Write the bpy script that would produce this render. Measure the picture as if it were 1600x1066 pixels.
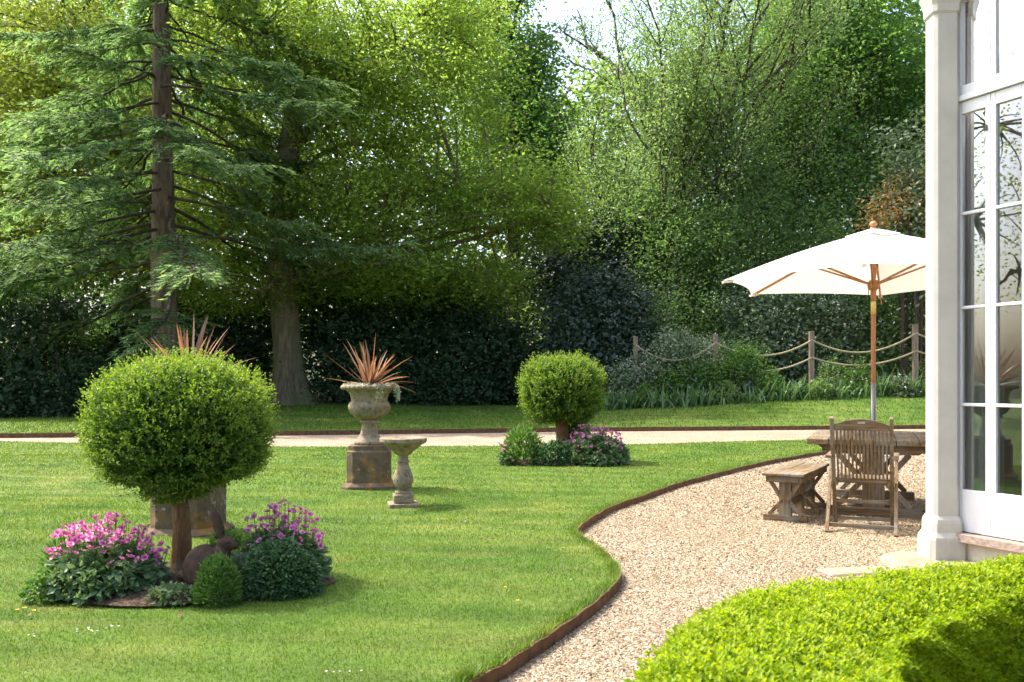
import bpy, bmesh, math
import numpy as np
from mathutils import Vector, Matrix
from mathutils.geometry import delaunay_2d_cdt

sc = bpy.context.scene
for o in list(bpy.data.objects):
    bpy.data.objects.remove(o)
C = sc.collection

# ------------------------------------------------------------------ camera, sky, sun, exposure
CAM_Z = 1.24
FPX, HORIZ = 1385.0, 596.0          # focal length and horizon of the photograph, in its pixels
cd = bpy.data.cameras.new('camera')
cam = bpy.data.objects.new('camera', cd)
C.objects.link(cam)
cam.location = (0, 0, CAM_Z)
cam.rotation_euler = (math.pi / 2, 0, 0)
cd.sensor_width = 36
cd.lens = FPX / 1600 * 36
cd.shift_y = (HORIZ - 533) / 1600
cd.clip_start = .05
cd.clip_end = 2000
cd.dof.use_dof = True
cd.dof.focus_distance = 9.5
cd.dof.aperture_fstop = 5.6
sc.camera = cam

SUN_AZ, SUN_EL = math.radians(-64), math.radians(57)
w = bpy.data.worlds.new('World')
sc.world = w
w.use_nodes = True
nt = w.node_tree
sky = nt.nodes.new('ShaderNodeTexSky')
sky.sky_type = 'NISHITA'
sky.sun_disc = False
sky.sun_elevation = SUN_EL
sky.sun_rotation = SUN_AZ
sky.dust_density = 5
sky.air_density = 1.0
sky.ozone_density = 1.0
nt.links.new(sky.outputs[0], nt.nodes['Background'].inputs[0])
nt.nodes['Background'].inputs[1].default_value = .15
sd = bpy.data.lights.new('sun', 'SUN')
sun = bpy.data.objects.new('sun', sd)
C.objects.link(sun)
sd.energy = 2.3
sd.angle = math.radians(.55)
sd.color = (1, .955, .88)
tosun = Vector((math.sin(SUN_AZ) * math.cos(SUN_EL), math.cos(SUN_AZ) * math.cos(SUN_EL), math.sin(SUN_EL)))
sun.rotation_euler = tosun.to_track_quat('Z', 'Y').to_euler()
sun.location = tosun * 60

sc.view_settings.view_transform = 'Standard'
sc.view_settings.look = 'None'
sc.view_settings.gamma = 1
sc.view_settings.exposure = 1.9
sc.render.engine = 'CYCLES'
sc.cycles.use_denoising = True
sc.cycles.max_bounces = 8
sc.cycles.diffuse_bounces = 6
sc.cycles.transmission_bounces = 6
sc.cycles.transparent_max_bounces = 8
sc.cycles.caustics_reflective = False
sc.cycles.caustics_refractive = False

rng = np.random.default_rng(11)

# ------------------------------------------------------------------ layout helpers (photograph -> metres)
def X_at(px, d):
    return (px - 800) / FPX * d
def Z_at(py, d):
    return CAM_Z + (HORIZ - py) * d / FPX
def ground_at(px, py, z=0.0):
    d = FPX * (CAM_Z - z) / (py - HORIZ)
    return (X_at(px, d), d)

# ------------------------------------------------------------------ mesh helpers
class MB:
    def __init__(s):
        s.v = []; s.n = 0
        s.q = []; s.rq = []; s.mq = []
        s.t = []; s.rt = []; s.mt = []
    def add(s, V, Q=None, T=None, r=0.5, m=0):
        V = np.asarray(V, float).reshape(-1, 3)
        if Q is not None and len(Q):
            Q = np.asarray(Q, int).reshape(-1, 4)
            s.q.append(Q + s.n); s.rq.append(np.broadcast_to(r, len(Q)).astype(float)); s.mq.append(np.full(len(Q), m))
        if T is not None and len(T):
            T = np.asarray(T, int).reshape(-1, 3)
            rr = r if np.ndim(r) == 0 or len(np.atleast_1d(r)) == len(T) else .5
            s.t.append(T + s.n); s.rt.append(np.broadcast_to(rr, len(T)).astype(float)); s.mt.append(np.full(len(T), m))
        s.v.append(V); s.n += len(V)
        return s
    def mesh(s, name, mats, smooth=False):
        me = bpy.data.meshes.new(name)
        V = np.concatenate(s.v)
        Q = np.concatenate(s.q) if s.q else np.zeros((0, 4), int)
        T = np.concatenate(s.t) if s.t else np.zeros((0, 3), int)
        me.vertices.add(len(V)); me.vertices.foreach_set('co', V.astype(np.float32).ravel())
        nl = Q.size + T.size
        me.loops.add(nl)
        me.loops.foreach_set('vertex_index', np.concatenate([Q.ravel(), T.ravel()]).astype(np.int32))
        npoly = len(Q) + len(T)
        me.polygons.add(npoly)
        st = np.concatenate([np.arange(len(Q)) * 4, Q.size + np.arange(len(T)) * 3]).astype(np.int32)
        me.polygons.foreach_set('loop_start', st)
        me.polygons.foreach_set('material_index', np.concatenate((s.mq or [np.zeros(0)]) + (s.mt or [np.zeros(0)])).astype(np.int32))
        me.polygons.foreach_set('use_smooth', np.full(npoly, bool(smooth)))
        me.update(calc_edges=True)
        a = me.attributes.new('rnd', 'FLOAT', 'FACE')
        a.data.foreach_set('value', np.concatenate((s.rq or [np.zeros(0)]) + (s.rt or [np.zeros(0)])).astype(np.float32))
        for m in (mats if isinstance(mats, (list, tuple)) else [mats]):
            me.materials.append(m)
        return me

def obj(name, me, parent=None, loc=None, kind=None):
    o = bpy.data.objects.new(name, me)
    C.objects.link(o)
    if parent: o.parent = parent
    if loc is not None: o.location = loc
    if kind: o['kind'] = kind
    return o
def part(name, mb, mat, parent, smooth=False, bevel=0, kind=None):
    o = obj(name, mb.mesh(name, mat, smooth), parent, kind=kind)
    if bevel:
        b = o.modifiers.new('bevel', 'BEVEL'); b.width = bevel; b.segments = 2; b.limit_method = 'ANGLE'
    return o
def tag(o, label, cat, group=None, kind=None):
    o['label'] = label; o['category'] = cat
    if group: o['group'] = group
    if kind: o['kind'] = kind
    return o
def thing(name, label, cat, loc=(0, 0, 0), rz=0, group=None):
    o = bpy.data.objects.new(name, None)
    C.objects.link(o)
    o.location = loc; o.rotation_euler = (0, 0, rz); o.empty_display_size = .1
    return tag(o, label, cat, group)
def copy_tree(root):
    c = root.copy(); C.objects.link(c)
    for ch in list(root.children):
        k = copy_tree(ch); k.parent = c
    return c

BQ = [(0, 3, 2, 1), (4, 5, 6, 7), (0, 1, 5, 4), (1, 2, 6, 5), (2, 3, 7, 6), (3, 0, 4, 7)]
def box(mb, x0, x1, y0, y1, z0, z1, M=None, m=0):
    V = np.array([(x0, y0, z0), (x1, y0, z0), (x1, y1, z0), (x0, y1, z0), (x0, y0, z1), (x1, y0, z1), (x1, y1, z1), (x0, y1, z1)], float)
    if M is not None:
        V = np.array([tuple(M @ Vector(v)) for v in V])
    return mb.add(V, BQ, m=m)
def beam(mb, p0, p1, wd, th, side=(1, 0, 0), m=0):
    p0, p1, s = np.array(p0, float), np.array(p1, float), np.array(side, float)
    u = p1 - p0; u /= np.linalg.norm(u)
    s = s - u * (s @ u); s /= np.linalg.norm(s)
    n = np.cross(u, s)
    V = []
    for p in (p0, p1):
        for a, b in ((-1, -1), (1, -1), (1, 1), (-1, 1)):
            V.append(p + s * a * wd / 2 + n * b * th / 2)
    return mb.add(V, BQ, m=m)
def tube(mb, path, rad, sides=8, r=.5, wob=0, m=0, cap=True):
    P = np.asarray(path, float); k = len(P)
    R = np.broadcast_to(rad, k).astype(float)
    T = np.gradient(P, axis=0); T /= np.linalg.norm(T, axis=1)[:, None] + 1e-9
    ref = np.array([0, 0, 1.]) if abs(T[:, 2]).mean() < .8 else np.array([1., 0, 0])
    A = np.cross(T, ref); A /= np.linalg.norm(A, axis=1)[:, None] + 1e-9
    B = np.cross(T, A)
    th = np.arange(sides) * 2 * math.pi / sides
    rr = R[:, None] * np.ones(sides)
    if wob:
        rr = rr * (1 + wob * rng.normal(size=(k, sides)))
    V = P[:, None, :] + rr[..., None] * (A[:, None, :] * np.cos(th)[None, :, None] + B[:, None, :] * np.sin(th)[None, :, None])
    i = np.arange(k - 1)[:, None] * sides; j = np.arange(sides)[None, :]; j2 = (j + 1) % sides
    Q = np.stack([i + j, i + j2, i + sides + j2, i + sides + j], -1).reshape(-1, 4)
    V = V.reshape(-1, 3); Tt = None
    if cap:
        V = np.vstack([V, P[-1:] + T[-1:] * R[-1] * .3, P[:1]])
        e = (k - 1) * sides; jj = np.arange(sides)
        Tt = np.concatenate([np.stack([e + jj, e + (jj + 1) % sides, np.full(sides, k * sides)], -1),
                             np.stack([(jj + 1) % sides, jj, np.full(sides, k * sides + 1)], -1)])
    return mb.add(V, Q, Tt, r=r, m=m)
def lathe(mb, prof, sides=32, mod=None, m=0, rot=0):
    prof = np.array(prof, float); k = len(prof)
    th = np.arange(sides) * 2 * math.pi / sides + rot
    R = prof[:, 0][:, None] * np.ones(sides)
    if mod is not None: R = R * mod(prof, th)
    V = np.stack([R * np.cos(th), R * np.sin(th), prof[:, 1][:, None] * np.ones(sides)], -1).reshape(-1, 3)
    i = np.arange(k - 1)[:, None] * sides; j = np.arange(sides)[None, :]; j2 = (j + 1) % sides
    Q = np.stack([i + j, i + j2, i + sides + j2, i + sides + j], -1).reshape(-1, 4)
    return mb.add(V, Q, m=m)
def reseed(k):
    global rng
    rng = np.random.default_rng(k)
def unit(n):
    v = rng.normal(size=(n, 3)); return v / np.linalg.norm(v, axis=1)[:, None]
def nrm(v):
    return v / (np.linalg.norm(v, axis=-1, keepdims=True) + 1e-9)
def leaves(mb, P, U, N, L, wd, r, fold=.15, m=0):
    n = len(P)
    if n == 0: return mb
    L = np.broadcast_to(L, n)[:, None]; wd = np.broadcast_to(wd, n)[:, None]
    U = nrm(U); S = nrm(np.cross(U, N)); Nn = np.cross(S, U)
    V = np.stack([P, P + U * L * .48 + S * wd / 2 + Nn * wd * fold, P + U * L, P + U * L * .48 - S * wd / 2 + Nn * wd * fold], 1).reshape(-1, 3)
    return mb.add(V, np.arange(4 * n).reshape(-1, 4), r=np.clip(r, 0, 1), m=m)
def blade(mb, path, width, up=(0, 0, 1), r=.5, keel=.12):
    """a strap leaf along a path, folded along its keel"""
    P = np.asarray(path, float); k = len(P)
    T = nrm(np.gradient(P, axis=0))
    S = nrm(np.cross(T, np.asarray(up, float))); N = np.cross(S, T)
    Wd = np.broadcast_to(width, k)[:, None]
    V = np.stack([P - S * Wd / 2 + N * Wd * keel, P, P + S * Wd / 2 + N * Wd * keel], 1).reshape(-1, 3)
    i = np.arange(k - 1)[:, None] * 3
    Q = np.concatenate([np.stack([i + 0, i + 1, i + 4, i + 3], -1).reshape(-1, 4), np.stack([i + 1, i + 2, i + 5, i + 4], -1).reshape(-1, 4)])
    return mb.add(V, Q, r=r)

# ------------------------------------------------------------------ materials
def new_mat(name):
    m = bpy.data.materials.new(name); m.use_nodes = True
    nt = m.node_tree
    return m, nt, nt.nodes, nt.links, nt.nodes['Principled BSDF'], nt.nodes['Material Output']
def ramp(nodes, stops):
    r = nodes.new('ShaderNodeValToRGB')
    e = r.color_ramp.elements
    e[0].position, e[0].color = stops[0][0], (*stops[0][1], 1)
    e[1].position, e[1].color = stops[-1][0], (*stops[-1][1], 1)
    for p, c in stops[1:-1]:
        x = e.new(p); x.color = (*c, 1)
    return r
def noise(nodes, links, scale, detail=4, rough=.55, vec=None, stretch=None, coord='Object'):
    tc = nodes.new('ShaderNodeTexCoord')
    n = nodes.new('ShaderNodeTexNoise'); n.inputs['Scale'].default_value = scale
    n.inputs['Detail'].default_value = detail; n.inputs['Roughness'].default_value = rough
    src = vec or tc.outputs[coord]
    if stretch:
        mp = nodes.new('ShaderNodeMapping'); mp.inputs['Scale'].default_value = stretch
        links.new(src, mp.inputs['Vector']); src = mp.outputs[0]
    links.new(src, n.inputs['Vector'])
    return n
def bump(nodes, links, height, strength, dist, bsdf):
    b = nodes.new('ShaderNodeBump'); b.inputs['Strength'].default_value = strength; b.inputs['Distance'].default_value = dist
    links.new(height, b.inputs['Height']); links.new(b.outputs[0], bsdf.inputs['Normal'])
    return b
def mixc(nodes, links, fac, a, b, mode='MIX'):
    m = nodes.new('ShaderNodeMix'); m.data_type = 'RGBA'; m.blend_type = mode
    for sck, v in ((m.inputs[0], fac), (m.inputs[6], a), (m.inputs[7], b)):
        if hasattr(v, 'links') or isinstance(v, bpy.types.NodeSocket): links.new(v, sck)
        elif isinstance(v, tuple): sck.default_value = (*v, 1)
        else: sck.default_value = v
    return m.outputs[2]

def leaf_mat(name, c0, c1, c2, trans=.4, tcol=1.5, rough=.5, spec=.3, warm=(1.08, 1.06, .66)):
    m, nt, N, Lk, P, out = new_mat(name)
    at = N.new('ShaderNodeAttribute'); at.attribute_name = 'rnd'
    rp = ramp(N, [(0, c0), (.5, c1), (1, c2)])
    Lk.new(at.outputs['Fac'], rp.inputs[0])
    Lk.new(rp.outputs[0], P.inputs['Base Color'])
    P.inputs['Roughness'].default_value = rough
    P.inputs['Specular IOR Level'].default_value = spec
    if trans:
        tl = N.new('ShaderNodeBsdfTranslucent')
        col = mixc(N, Lk, 1.0, rp.outputs[0], tuple(tcol * w_ for w_ in warm), 'MULTIPLY')
        Lk.new(col, tl.inputs['Color'])
        mx = N.new('ShaderNodeMixShader'); mx.inputs[0].default_value = trans
        Lk.new(P.outputs[0], mx.inputs[1]); Lk.new(tl.outputs[0], mx.inputs[2]); Lk.new(mx.outputs[0], out.inputs['Surface'])
    return m

M = {}
M['beech'] = leaf_mat('beech_leaf', (.08, .135, .026), (.13, .19, .038), (.21, .25, .066), .66, 2.4)
M['lime'] = leaf_mat('lime_leaf', (.09, .135, .025), (.15, .19, .04), (.23, .25, .07), .6, 2.2)
M['maple'] = leaf_mat('maple_leaf', (.045, .105, .026), (.075, .15, .034), (.125, .2, .05), .6, 2.2)
M['willow'] = leaf_mat('loose_leaf', (.08, .145, .05), (.125, .195, .07), (.2, .265, .11), .55, 2.1, .4, .5)
M['wood_leaf'] = leaf_mat('wood_leaf', (.06, .105, .03), (.095, .15, .042), (.145, .20, .06), .6, 2.2)
M['conifer'] = leaf_mat('conifer_needle', (.075, .15, .058), (.122, .20, .08), (.195, .27, .11), .5, 1.8, .55, .25, (1.05, 1.1, .7))
M['laurel'] = leaf_mat('laurel_leaf', (.02, .048, .022), (.034, .07, .03), (.055, .10, .042), .2, 1.2, .45, .3)
M['holly'] = leaf_mat('holly_leaf', (.02, .045, .028), (.034, .065, .04), (.055, .095, .06), .12, 1.2, .35, .5)
M['shrub'] = leaf_mat('shrub_leaf', (.07, .135, .042), (.115, .19, .062), (.185, .26, .10), .5, 2.0, .42, .4)
M['greyshrub'] = leaf_mat('grey_shrub_leaf', (.075, .125, .058), (.125, .18, .09), (.21, .27, .15), .25, 1.2, .4, .5)
M['varieg'] = leaf_mat('variegated_leaf', (.07, .12, .05), (.22, .29, .17), (.55, .58, .47), .25, 1.1, .4, .4)
M['copper'] = leaf_mat('copper_leaf', (.20, .17, .06), (.36, .24, .10), (.50, .32, .16), .4, 1.4, .5, .3, (1.1, .95, .6))
M['box'] = leaf_mat('box_leaf', (.07, .14, .004), (.175, .265, .007), (.30, .36, .014), .45, 1.5, .5, .18, (1.1, 1.1, .4))
M['topiary'] = leaf_mat('topiary_leaf', (.035, .085, .013), (.075, .145, .02), (.18, .25, .032), .42, 1.6, .42, .3, (1.1, 1.1, .5))
M['geranium'] = leaf_mat('geranium_leaf', (.065, .13, .045), (.115, .19, .075), (.22, .3, .16), .3, 1.3, .5, .3)
M['dome'] = leaf_mat('dome_leaf', (.03, .085, .028), (.05, .115, .038), (.085, .155, .055), .25, 1.3, .45, .4)
M['fresh'] = leaf_mat('fresh_leaf', (.055, .13, .025), (.09, .185, .038), (.15, .245, .055), .4, 1.4, .45, .3)
M['iris'] = leaf_mat('iris_leaf', (.06, .13, .045), (.10, .185, .07), (.18, .27, .12), .3, 1.2, .42, .4)
M['phormium'] = leaf_mat('phormium_leaf', (.10, .06, .05), (.22, .115, .07), (.36, .23, .15), .35, 1.2, .42, .4, (1.15, .9, .6))
M['petal'] = leaf_mat('pink_petal', (.45, .07, .26), (.68, .20, .44), (.82, .46, .62), .35, 1.1, .5, .2, (1.05, .85, 1.05))
M['white_petal'] = leaf_mat('white_petal', (.7, .7, .66), (.8, .8, .76), (.85, .85, .8), .3, 1, .5, .2, (1, 1, 1))
M['blue_petal'] = leaf_mat('blue_petal', (.2, .16, .45), (.28, .22, .55), (.36, .3, .65), .3, 1, .5, .2, (1, 1, 1))
M['yellow_petal'] = leaf_mat('yellow_petal', (.7, .45, .02), (.8, .55, .03), (.85, .65, .05), .3, 1, .5, .2, (1, 1, 1))

def bark_mat(name, c0, c1, scale=6, moss=None):
    m, nt, N, Lk, P, out = new_mat(name)
    n1 = noise(N, Lk, scale, 8, .65, stretch=(1.6, 1.6, .28))
    rp = ramp(N, [(.32, c0), (.68, c1)])
    Lk.new(n1.outputs[0], rp.inputs[0])
    col = rp.outputs[0]
    if moss:
        n2 = noise(N, Lk, 1.3, 4)
        r2 = ramp(N, [(.48, (0, 0, 0)), (.66, (1, 1, 1))]); Lk.new(n2.outputs[0], r2.inputs[0])
        col = mixc(N, Lk, r2.outputs[0], col, moss)
    Lk.new(col, P.inputs['Base Color']); P.inputs['Roughness'].default_value = .9
    P.inputs['Specular IOR Level'].default_value = .15
    bump(N, Lk, n1.outputs[0], .9, .05, P)
    return m
M['bark_red'] = bark_mat('conifer_bark', (.07, .05, .038), (.21, .155, .115))
M['bark_beech'] = bark_mat('beech_bark', (.075, .06, .04), (.22, .175, .115), 5, (.10, .11, .045))
M['bark_dark'] = bark_mat('dark_bark', (.035, .028, .02), (.10, .082, .06))
M['bark_top'] = bark_mat('topiary_bark', (.15, .07, .025), (.30, .175, .08), 40, (.45, .41, .33))

def patch_colour(N, Lk, dark, mid, dry, straw):
    """mown-grass colour by place: worn, lush and mown bands"""
    g = N.new('ShaderNodeNewGeometry')
    a = noise(N, Lk, .9, 5, .6, vec=g.outputs['Position'])
    b = noise(N, Lk, 3.3, 5, .6, vec=g.outputs['Position'], stretch=(.55, 1.5, 1))
    c = noise(N, Lk, .22, 3, .5, vec=g.outputs['Position'])
    r1 = ramp(N, [(.34, dark), (.52, mid), (.68, dry)]); Lk.new(a.outputs[0], r1.inputs[0])
    r2 = ramp(N, [(.46, (0, 0, 0)), (.68, (1, 1, 1))]); Lk.new(b.outputs[0], r2.inputs[0])
    r3 = ramp(N, [(.42, (.1, .1, .1)), (.7, (.85, .85, .85))]); Lk.new(c.outputs[0], r3.inputs[0])
    f = N.new('ShaderNodeMath'); f.operation = 'MULTIPLY'
    Lk.new(r2.outputs[0], f.inputs[0]); Lk.new(r3.outputs[0], f.inputs[1])
    base = mixc(N, Lk, f.outputs[0], r1.outputs[0], straw)
    wv = N.new('ShaderNodeTexWave'); wv.bands_direction = 'Y'; wv.inputs['Scale'].default_value = .55; wv.inputs['Distortion'].default_value = 2.5; wv.inputs['Detail'].default_value = 2
    mp = N.new('ShaderNodeMapping'); mp.inputs['Rotation'].default_value = (0, 0, .22); Lk.new(g.outputs['Position'], mp.inputs[0]); Lk.new(mp.outputs[0], wv.inputs['Vector'])
    rw = ramp(N, [(.25, (.88, .9, .86)), (.75, (1.07, 1.05, 1.08))]); Lk.new(wv.outputs['Fac'], rw.inputs[0])      # faint mowing bands
    return mixc(N, Lk, 1.0, base, rw.outputs[0], 'MULTIPLY'), a, b

m, nt, N, Lk, P, out = new_mat('lawn')
col, na, nb = patch_colour(N, Lk, (.058, .12, .014), (.09, .155, .021), (.125, .177, .03), (.215, .21, .07))
fine = noise(N, Lk, 55, 6, .75, stretch=(.7, 1.3, 1))
rf = ramp(N, [(.3, (.55, .55, .5)), (.7, (1.25, 1.25, 1.2))]); Lk.new(fine.outputs[0], rf.inputs[0])
Lk.new(mixc(N, Lk, 1.0, col, rf.outputs[0], 'MULTIPLY'), P.inputs['Base Color'])
P.inputs['Roughness'].default_value = .85; P.inputs['Specular IOR Level'].default_value = .15
bump(N, Lk, fine.outputs[0], .7, .03, P)
M['lawn'] = m
m, nt, N, Lk, P, out = new_mat('grass_blade')
col, na, nb = patch_colour(N, Lk, (.064, .136, .015), (.10, .176, .023), (.14, .202, .035), (.245, .242, .086))
at = N.new('ShaderNodeAttribute'); at.attribute_name = 'rnd'
rr = ramp(N, [(0, (.6, .62, .5)), (.8, (1.2, 1.15, 1.0)), (1, (1.75, 1.6, 1.6))]); Lk.new(at.outputs['Fac'], rr.inputs[0])
cc = mixc(N, Lk, 1.0, col, rr.outputs[0], 'MULTIPLY')
Lk.new(cc, P.inputs['Base Color']); P.inputs['Roughness'].default_value = .5; P.inputs['Specular IOR Level'].default_value = .25
tl = N.new('ShaderNodeBsdfTranslucent'); Lk.new(mixc(N, Lk, 1.0, cc, (1.5, 1.5, .8), 'MULTIPLY'), tl.inputs['Color'])
mx = N.new('ShaderNodeMixShader'); mx.inputs[0].default_value = .4
Lk.new(P.outputs[0], mx.inputs[1]); Lk.new(tl.outputs[0], mx.inputs[2]); Lk.new(mx.outputs[0], out.inputs['Surface'])
M['blade'] = m

m, nt, N, Lk, P, out = new_mat('gravel_bed')
tc = N.new('ShaderNodeTexCoord')
vo = N.new('ShaderNodeTexVoronoi'); vo.inputs['Scale'].default_value = 62; Lk.new(tc.outputs['Object'], vo.inputs['Vector'])
sep = N.new('ShaderNodeSeparateColor'); Lk.new(vo.outputs['Color'], sep.inputs[0])
rp = ramp(N, [(0, (.14, .092, .054)), (.3, (.25, .187, .12)), (.65, (.34, .27, .19)), (1, (.46, .40, .32))]); Lk.new(sep.outputs[0], rp.inputs[0])
big = noise(N, Lk, .8, 4); rb = ramp(N, [(.3, (.82, .8, .78)), (.7, (1.08, 1.08, 1.05))]); Lk.new(big.outputs[0], rb.inputs[0])
Lk.new(mixc(N, Lk, 1.0, rp.outputs[0], rb.outputs[0], 'MULTIPLY'), P.inputs['Base Color'])
P.inputs['Roughness'].default_value = .85; P.inputs['Specular IOR Level'].default_value = .2
inv = N.new('ShaderNodeMath'); inv.operation = 'SUBTRACT'; inv.inputs[0].default_value = 1; Lk.new(vo.outputs['Distance'], inv.inputs[1])
bump(N, Lk, inv.outputs[0], .9, .012, P)
M['gravel_bed'] = m
m, nt, N, Lk, P, out = new_mat('gravel_stone')
at = N.new('ShaderNodeAttribute'); at.attribute_name = 'rnd'
rp = ramp(N, [(0, (.085, .052, .026)), (.2, (.178, .122, .064)), (.55, (.272, .21, .13)), (.85, (.365, .302, .21)), (1, (.58, .545, .46))])
Lk.new(at.outputs['Fac'], rp.inputs[0]); Lk.new(rp.outputs[0], P.inputs['Base Color'])
P.inputs['Roughness'].default_value = .75; P.inputs['Specular IOR Level'].default_value = .25
M['stone_chip'] = m

def simple(name, c0, c1, scale, rough=.7, spec=.3, bmp=.2, dist=.004, stretch=None, detail=6, lo=.35, hi=.65):
    m, nt, N, Lk, P, out = new_mat(name)
    n1 = noise(N, Lk, scale, detail, .6, stretch=stretch)
    rp = ramp(N, [(lo, c0), (hi, c1)]); Lk.new(n1.outputs[0], rp.inputs[0])
    Lk.new(rp.outputs[0], P.inputs['Base Color'])
    P.inputs['Roughness'].default_value = rough; P.inputs['Specular IOR Level'].default_value = spec
    if bmp: bump(N, Lk, n1.outputs[0], bmp, dist, P)
    return m
M['soil'] = simple('soil', (.035, .022, .014), (.12, .085, .06), 45, .95, .1, .9, .03)
M['wood_floor'] = simple('woodland_floor', (.02, .028, .01), (.05, .06, .02), 1.5, .95, .1, .6, .1)
M['rust'] = simple('rusted_edging', (.07, .036, .02), (.15, .08, .042), 14, .85, .2, .5, .004)
M['paint'] = simple('white_paint', (.62, .63, .64), (.68, .68, .67), 2.5, .35, .4, .05, .002)
M['cream'] = simple('cream_masonry_paint', (.52, .47, .36), (.60, .55, .44), 3, .6, .3, .12, .002)
M['render'] = simple('white_masonry_paint', (.40, .385, .335), (.475, .455, .395), 3.5, .55, .3, .15, .003)
def grime(m, z0, z1, amt):
    """splash dirt low on the wall and faint streaks"""
    nt = m.node_tree; N, Lk = nt.nodes, nt.links; P = N['Principled BSDF']; src = P.inputs['Base Color'].links[0].from_socket
    g = N.new('ShaderNodeNewGeometry'); sp = N.new('ShaderNodeSeparateXYZ'); Lk.new(g.outputs['Position'], sp.inputs[0])
    mr = N.new('ShaderNodeMapRange'); mr.inputs[1].default_value = z1; mr.inputs[2].default_value = z0; Lk.new(sp.outputs[2], mr.inputs[0])
    n1 = noise(N, Lk, 9, 6, .7, vec=g.outputs['Position'], stretch=(1, 1, .25)); r1 = ramp(N, [(.4, (0, 0, 0)), (.7, (1, 1, 1))]); Lk.new(n1.outputs[0], r1.inputs[0])
    a = N.new('ShaderNodeMath'); a.operation = 'MULTIPLY_ADD'; a.inputs[1].default_value = amt; a.inputs[2].default_value = .1; Lk.new(mr.outputs[0], a.inputs[0])
    b = N.new('ShaderNodeMath'); b.operation = 'MULTIPLY'; Lk.new(a.outputs[0], b.inputs[0]); Lk.new(r1.outputs[0], b.inputs[1])
    Lk.new(mixc(N, Lk, b.outputs[0], src, (.22, .19, .13)), P.inputs['Base Color'])
grime(M['render'], -.06, .35, .6); grime(M['paint'], .15, .45, .25); grime(M['cream'], -.06, .3, .5)
M['pinkstone'] = simple('pink_sandstone', (.20, .145, .115), (.34, .27, .22), 9, .85, .2, .5, .006, (1, 4, 8))
M['palestone'] = simple('pale_step_stone', (.19, .155, .105), (.29, .245, .175), 7, .85, .2, .3, .004)
M['curtain'] = simple('grey_curtain', (.44, .44, .42), (.52, .52, .49), 3, .9, .1, 0)
M['dark_room'] = simple('interior_wall', (.20, .185, .15), (.26, .24, .2), 1.2, .9, .1, 0)
M['steel'] = simple('brushed_steel', (.16, .16, .165), (.25, .25, .255), 30, .35, .5, .05, .001, (1, 1, .1))
M['steel'].node_tree.nodes['Principled BSDF'].inputs['Metallic'].default_value = .9
M['brass'] = simple('brass_collar', (.55, .42, .12), (.66, .52, .18), 30, .35, .5, 0)
M['rope'] = simple('rope', (.24, .20, .12), (.38, .32, .20), 60, .9, .1, .5, .006)
M['post'] = simple('weathered_post', (.13, .095, .065), (.27, .215, .15), 12, .85, .2, .5, .006, (2, 2, .15))
M['hardwood'] = simple('oiled_hardwood', (.28, .11, .04), (.42, .20, .09), 22, .5, .35, .15, .002, (2, 2, .12))
M['rusty_iron'] = simple('rusty_brown_statue', (.032, .016, .009), (.085, .044, .024), 26, .7, .3, .6, .006)
M['iron'] = simple('black_iron', (.02, .02, .02), (.04, .04, .04), 20, .5, .4, 0)

def teak(name, stretch):
    m, nt, N, Lk, P, out = new_mat(name)
    n1 = noise(N, Lk, 26, 8, .65, stretch=stretch)
    n2 = noise(N, Lk, 3.5, 5, .6)
    rp = ramp(N, [(.3, (.055, .034, .018)), (.5, (.14, .096, .052)), (.72, (.25, .185, .11))]); Lk.new(n1.outputs[0], rp.inputs[0])
    r2 = ramp(N, [(.45, (0, 0, 0)), (.68, (1, 1, 1))]); Lk.new(n2.outputs[0], r2.inputs[0])
    gy = mixc(N, Lk, n1.outputs[0], (.08, .07, .06), (.26, .24, .205))
    oi = N.new('ShaderNodeObjectInfo')
    v = N.new('ShaderNodeMapRange'); v.inputs[3].default_value = .78; v.inputs[4].default_value = 1.18; Lk.new(oi.outputs['Random'], v.inputs[0])
    hs = N.new('ShaderNodeHueSaturation'); Lk.new(v.outputs[0], hs.inputs['Value']); Lk.new(mixc(N, Lk, r2.outputs[0], rp.outputs[0], gy), hs.inputs['Color'])
    Lk.new(hs.outputs[0], P.inputs['Base Color'])
    P.inputs['Roughness'].default_value = .8; P.inputs['Specular IOR Level'].default_value = .2
    bump(N, Lk, n1.outputs[0], .5, .004, P)
    return m
M['teak_z'] = teak('weathered_teak_upright', (2, 2, .12))
M['teak_y'] = teak('weathered_teak_lengthwise', (2, .12, 2))
M['teak_x'] = teak('weathered_teak_across', (.12, 2, 2))

m, nt, N, Lk, P, out = new_mat('lichened_stone')
n1 = noise(N, Lk, 9, 8, .65); n2 = noise(N, Lk, 5, 5, .6, stretch=(1, 1, 1.3)); n3 = noise(N, Lk, 22, 6, .6)
rp = ramp(N, [(.3, (.15, .115, .072)), (.7, (.32, .26, .18))]); Lk.new(n1.outputs[0], rp.inputs[0])
r2 = ramp(N, [(.56, (0, 0, 0)), (.66, (1, 1, 1))]); Lk.new(n2.outputs[0], r2.inputs[0])
r3 = ramp(N, [(.55, (0, 0, 0)), (.63, (.9, .9, .9))]); Lk.new(n3.outputs[0], r3.inputs[0])
c1 = mixc(N, Lk, r2.outputs[0], rp.outputs[0], (.30, .24, .10))
Lk.new(mixc(N, Lk, r3.outputs[0], c1, (.09, .085, .07)), P.inputs['Base Color'])
P.inputs['Roughness'].default_value = .92; P.inputs['Specular IOR Level'].default_value = .15
bump(N, Lk, n1.outputs[0], .7, .012, P)
M['stone'] = m
m, nt, N, Lk, P, out = new_mat('pedestal_stone')
n1 = noise(N, Lk, 10, 8, .65); n2 = noise(N, Lk, 6, 6, .6); n3 = noise(N, Lk, 14, 6, .6)
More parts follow.
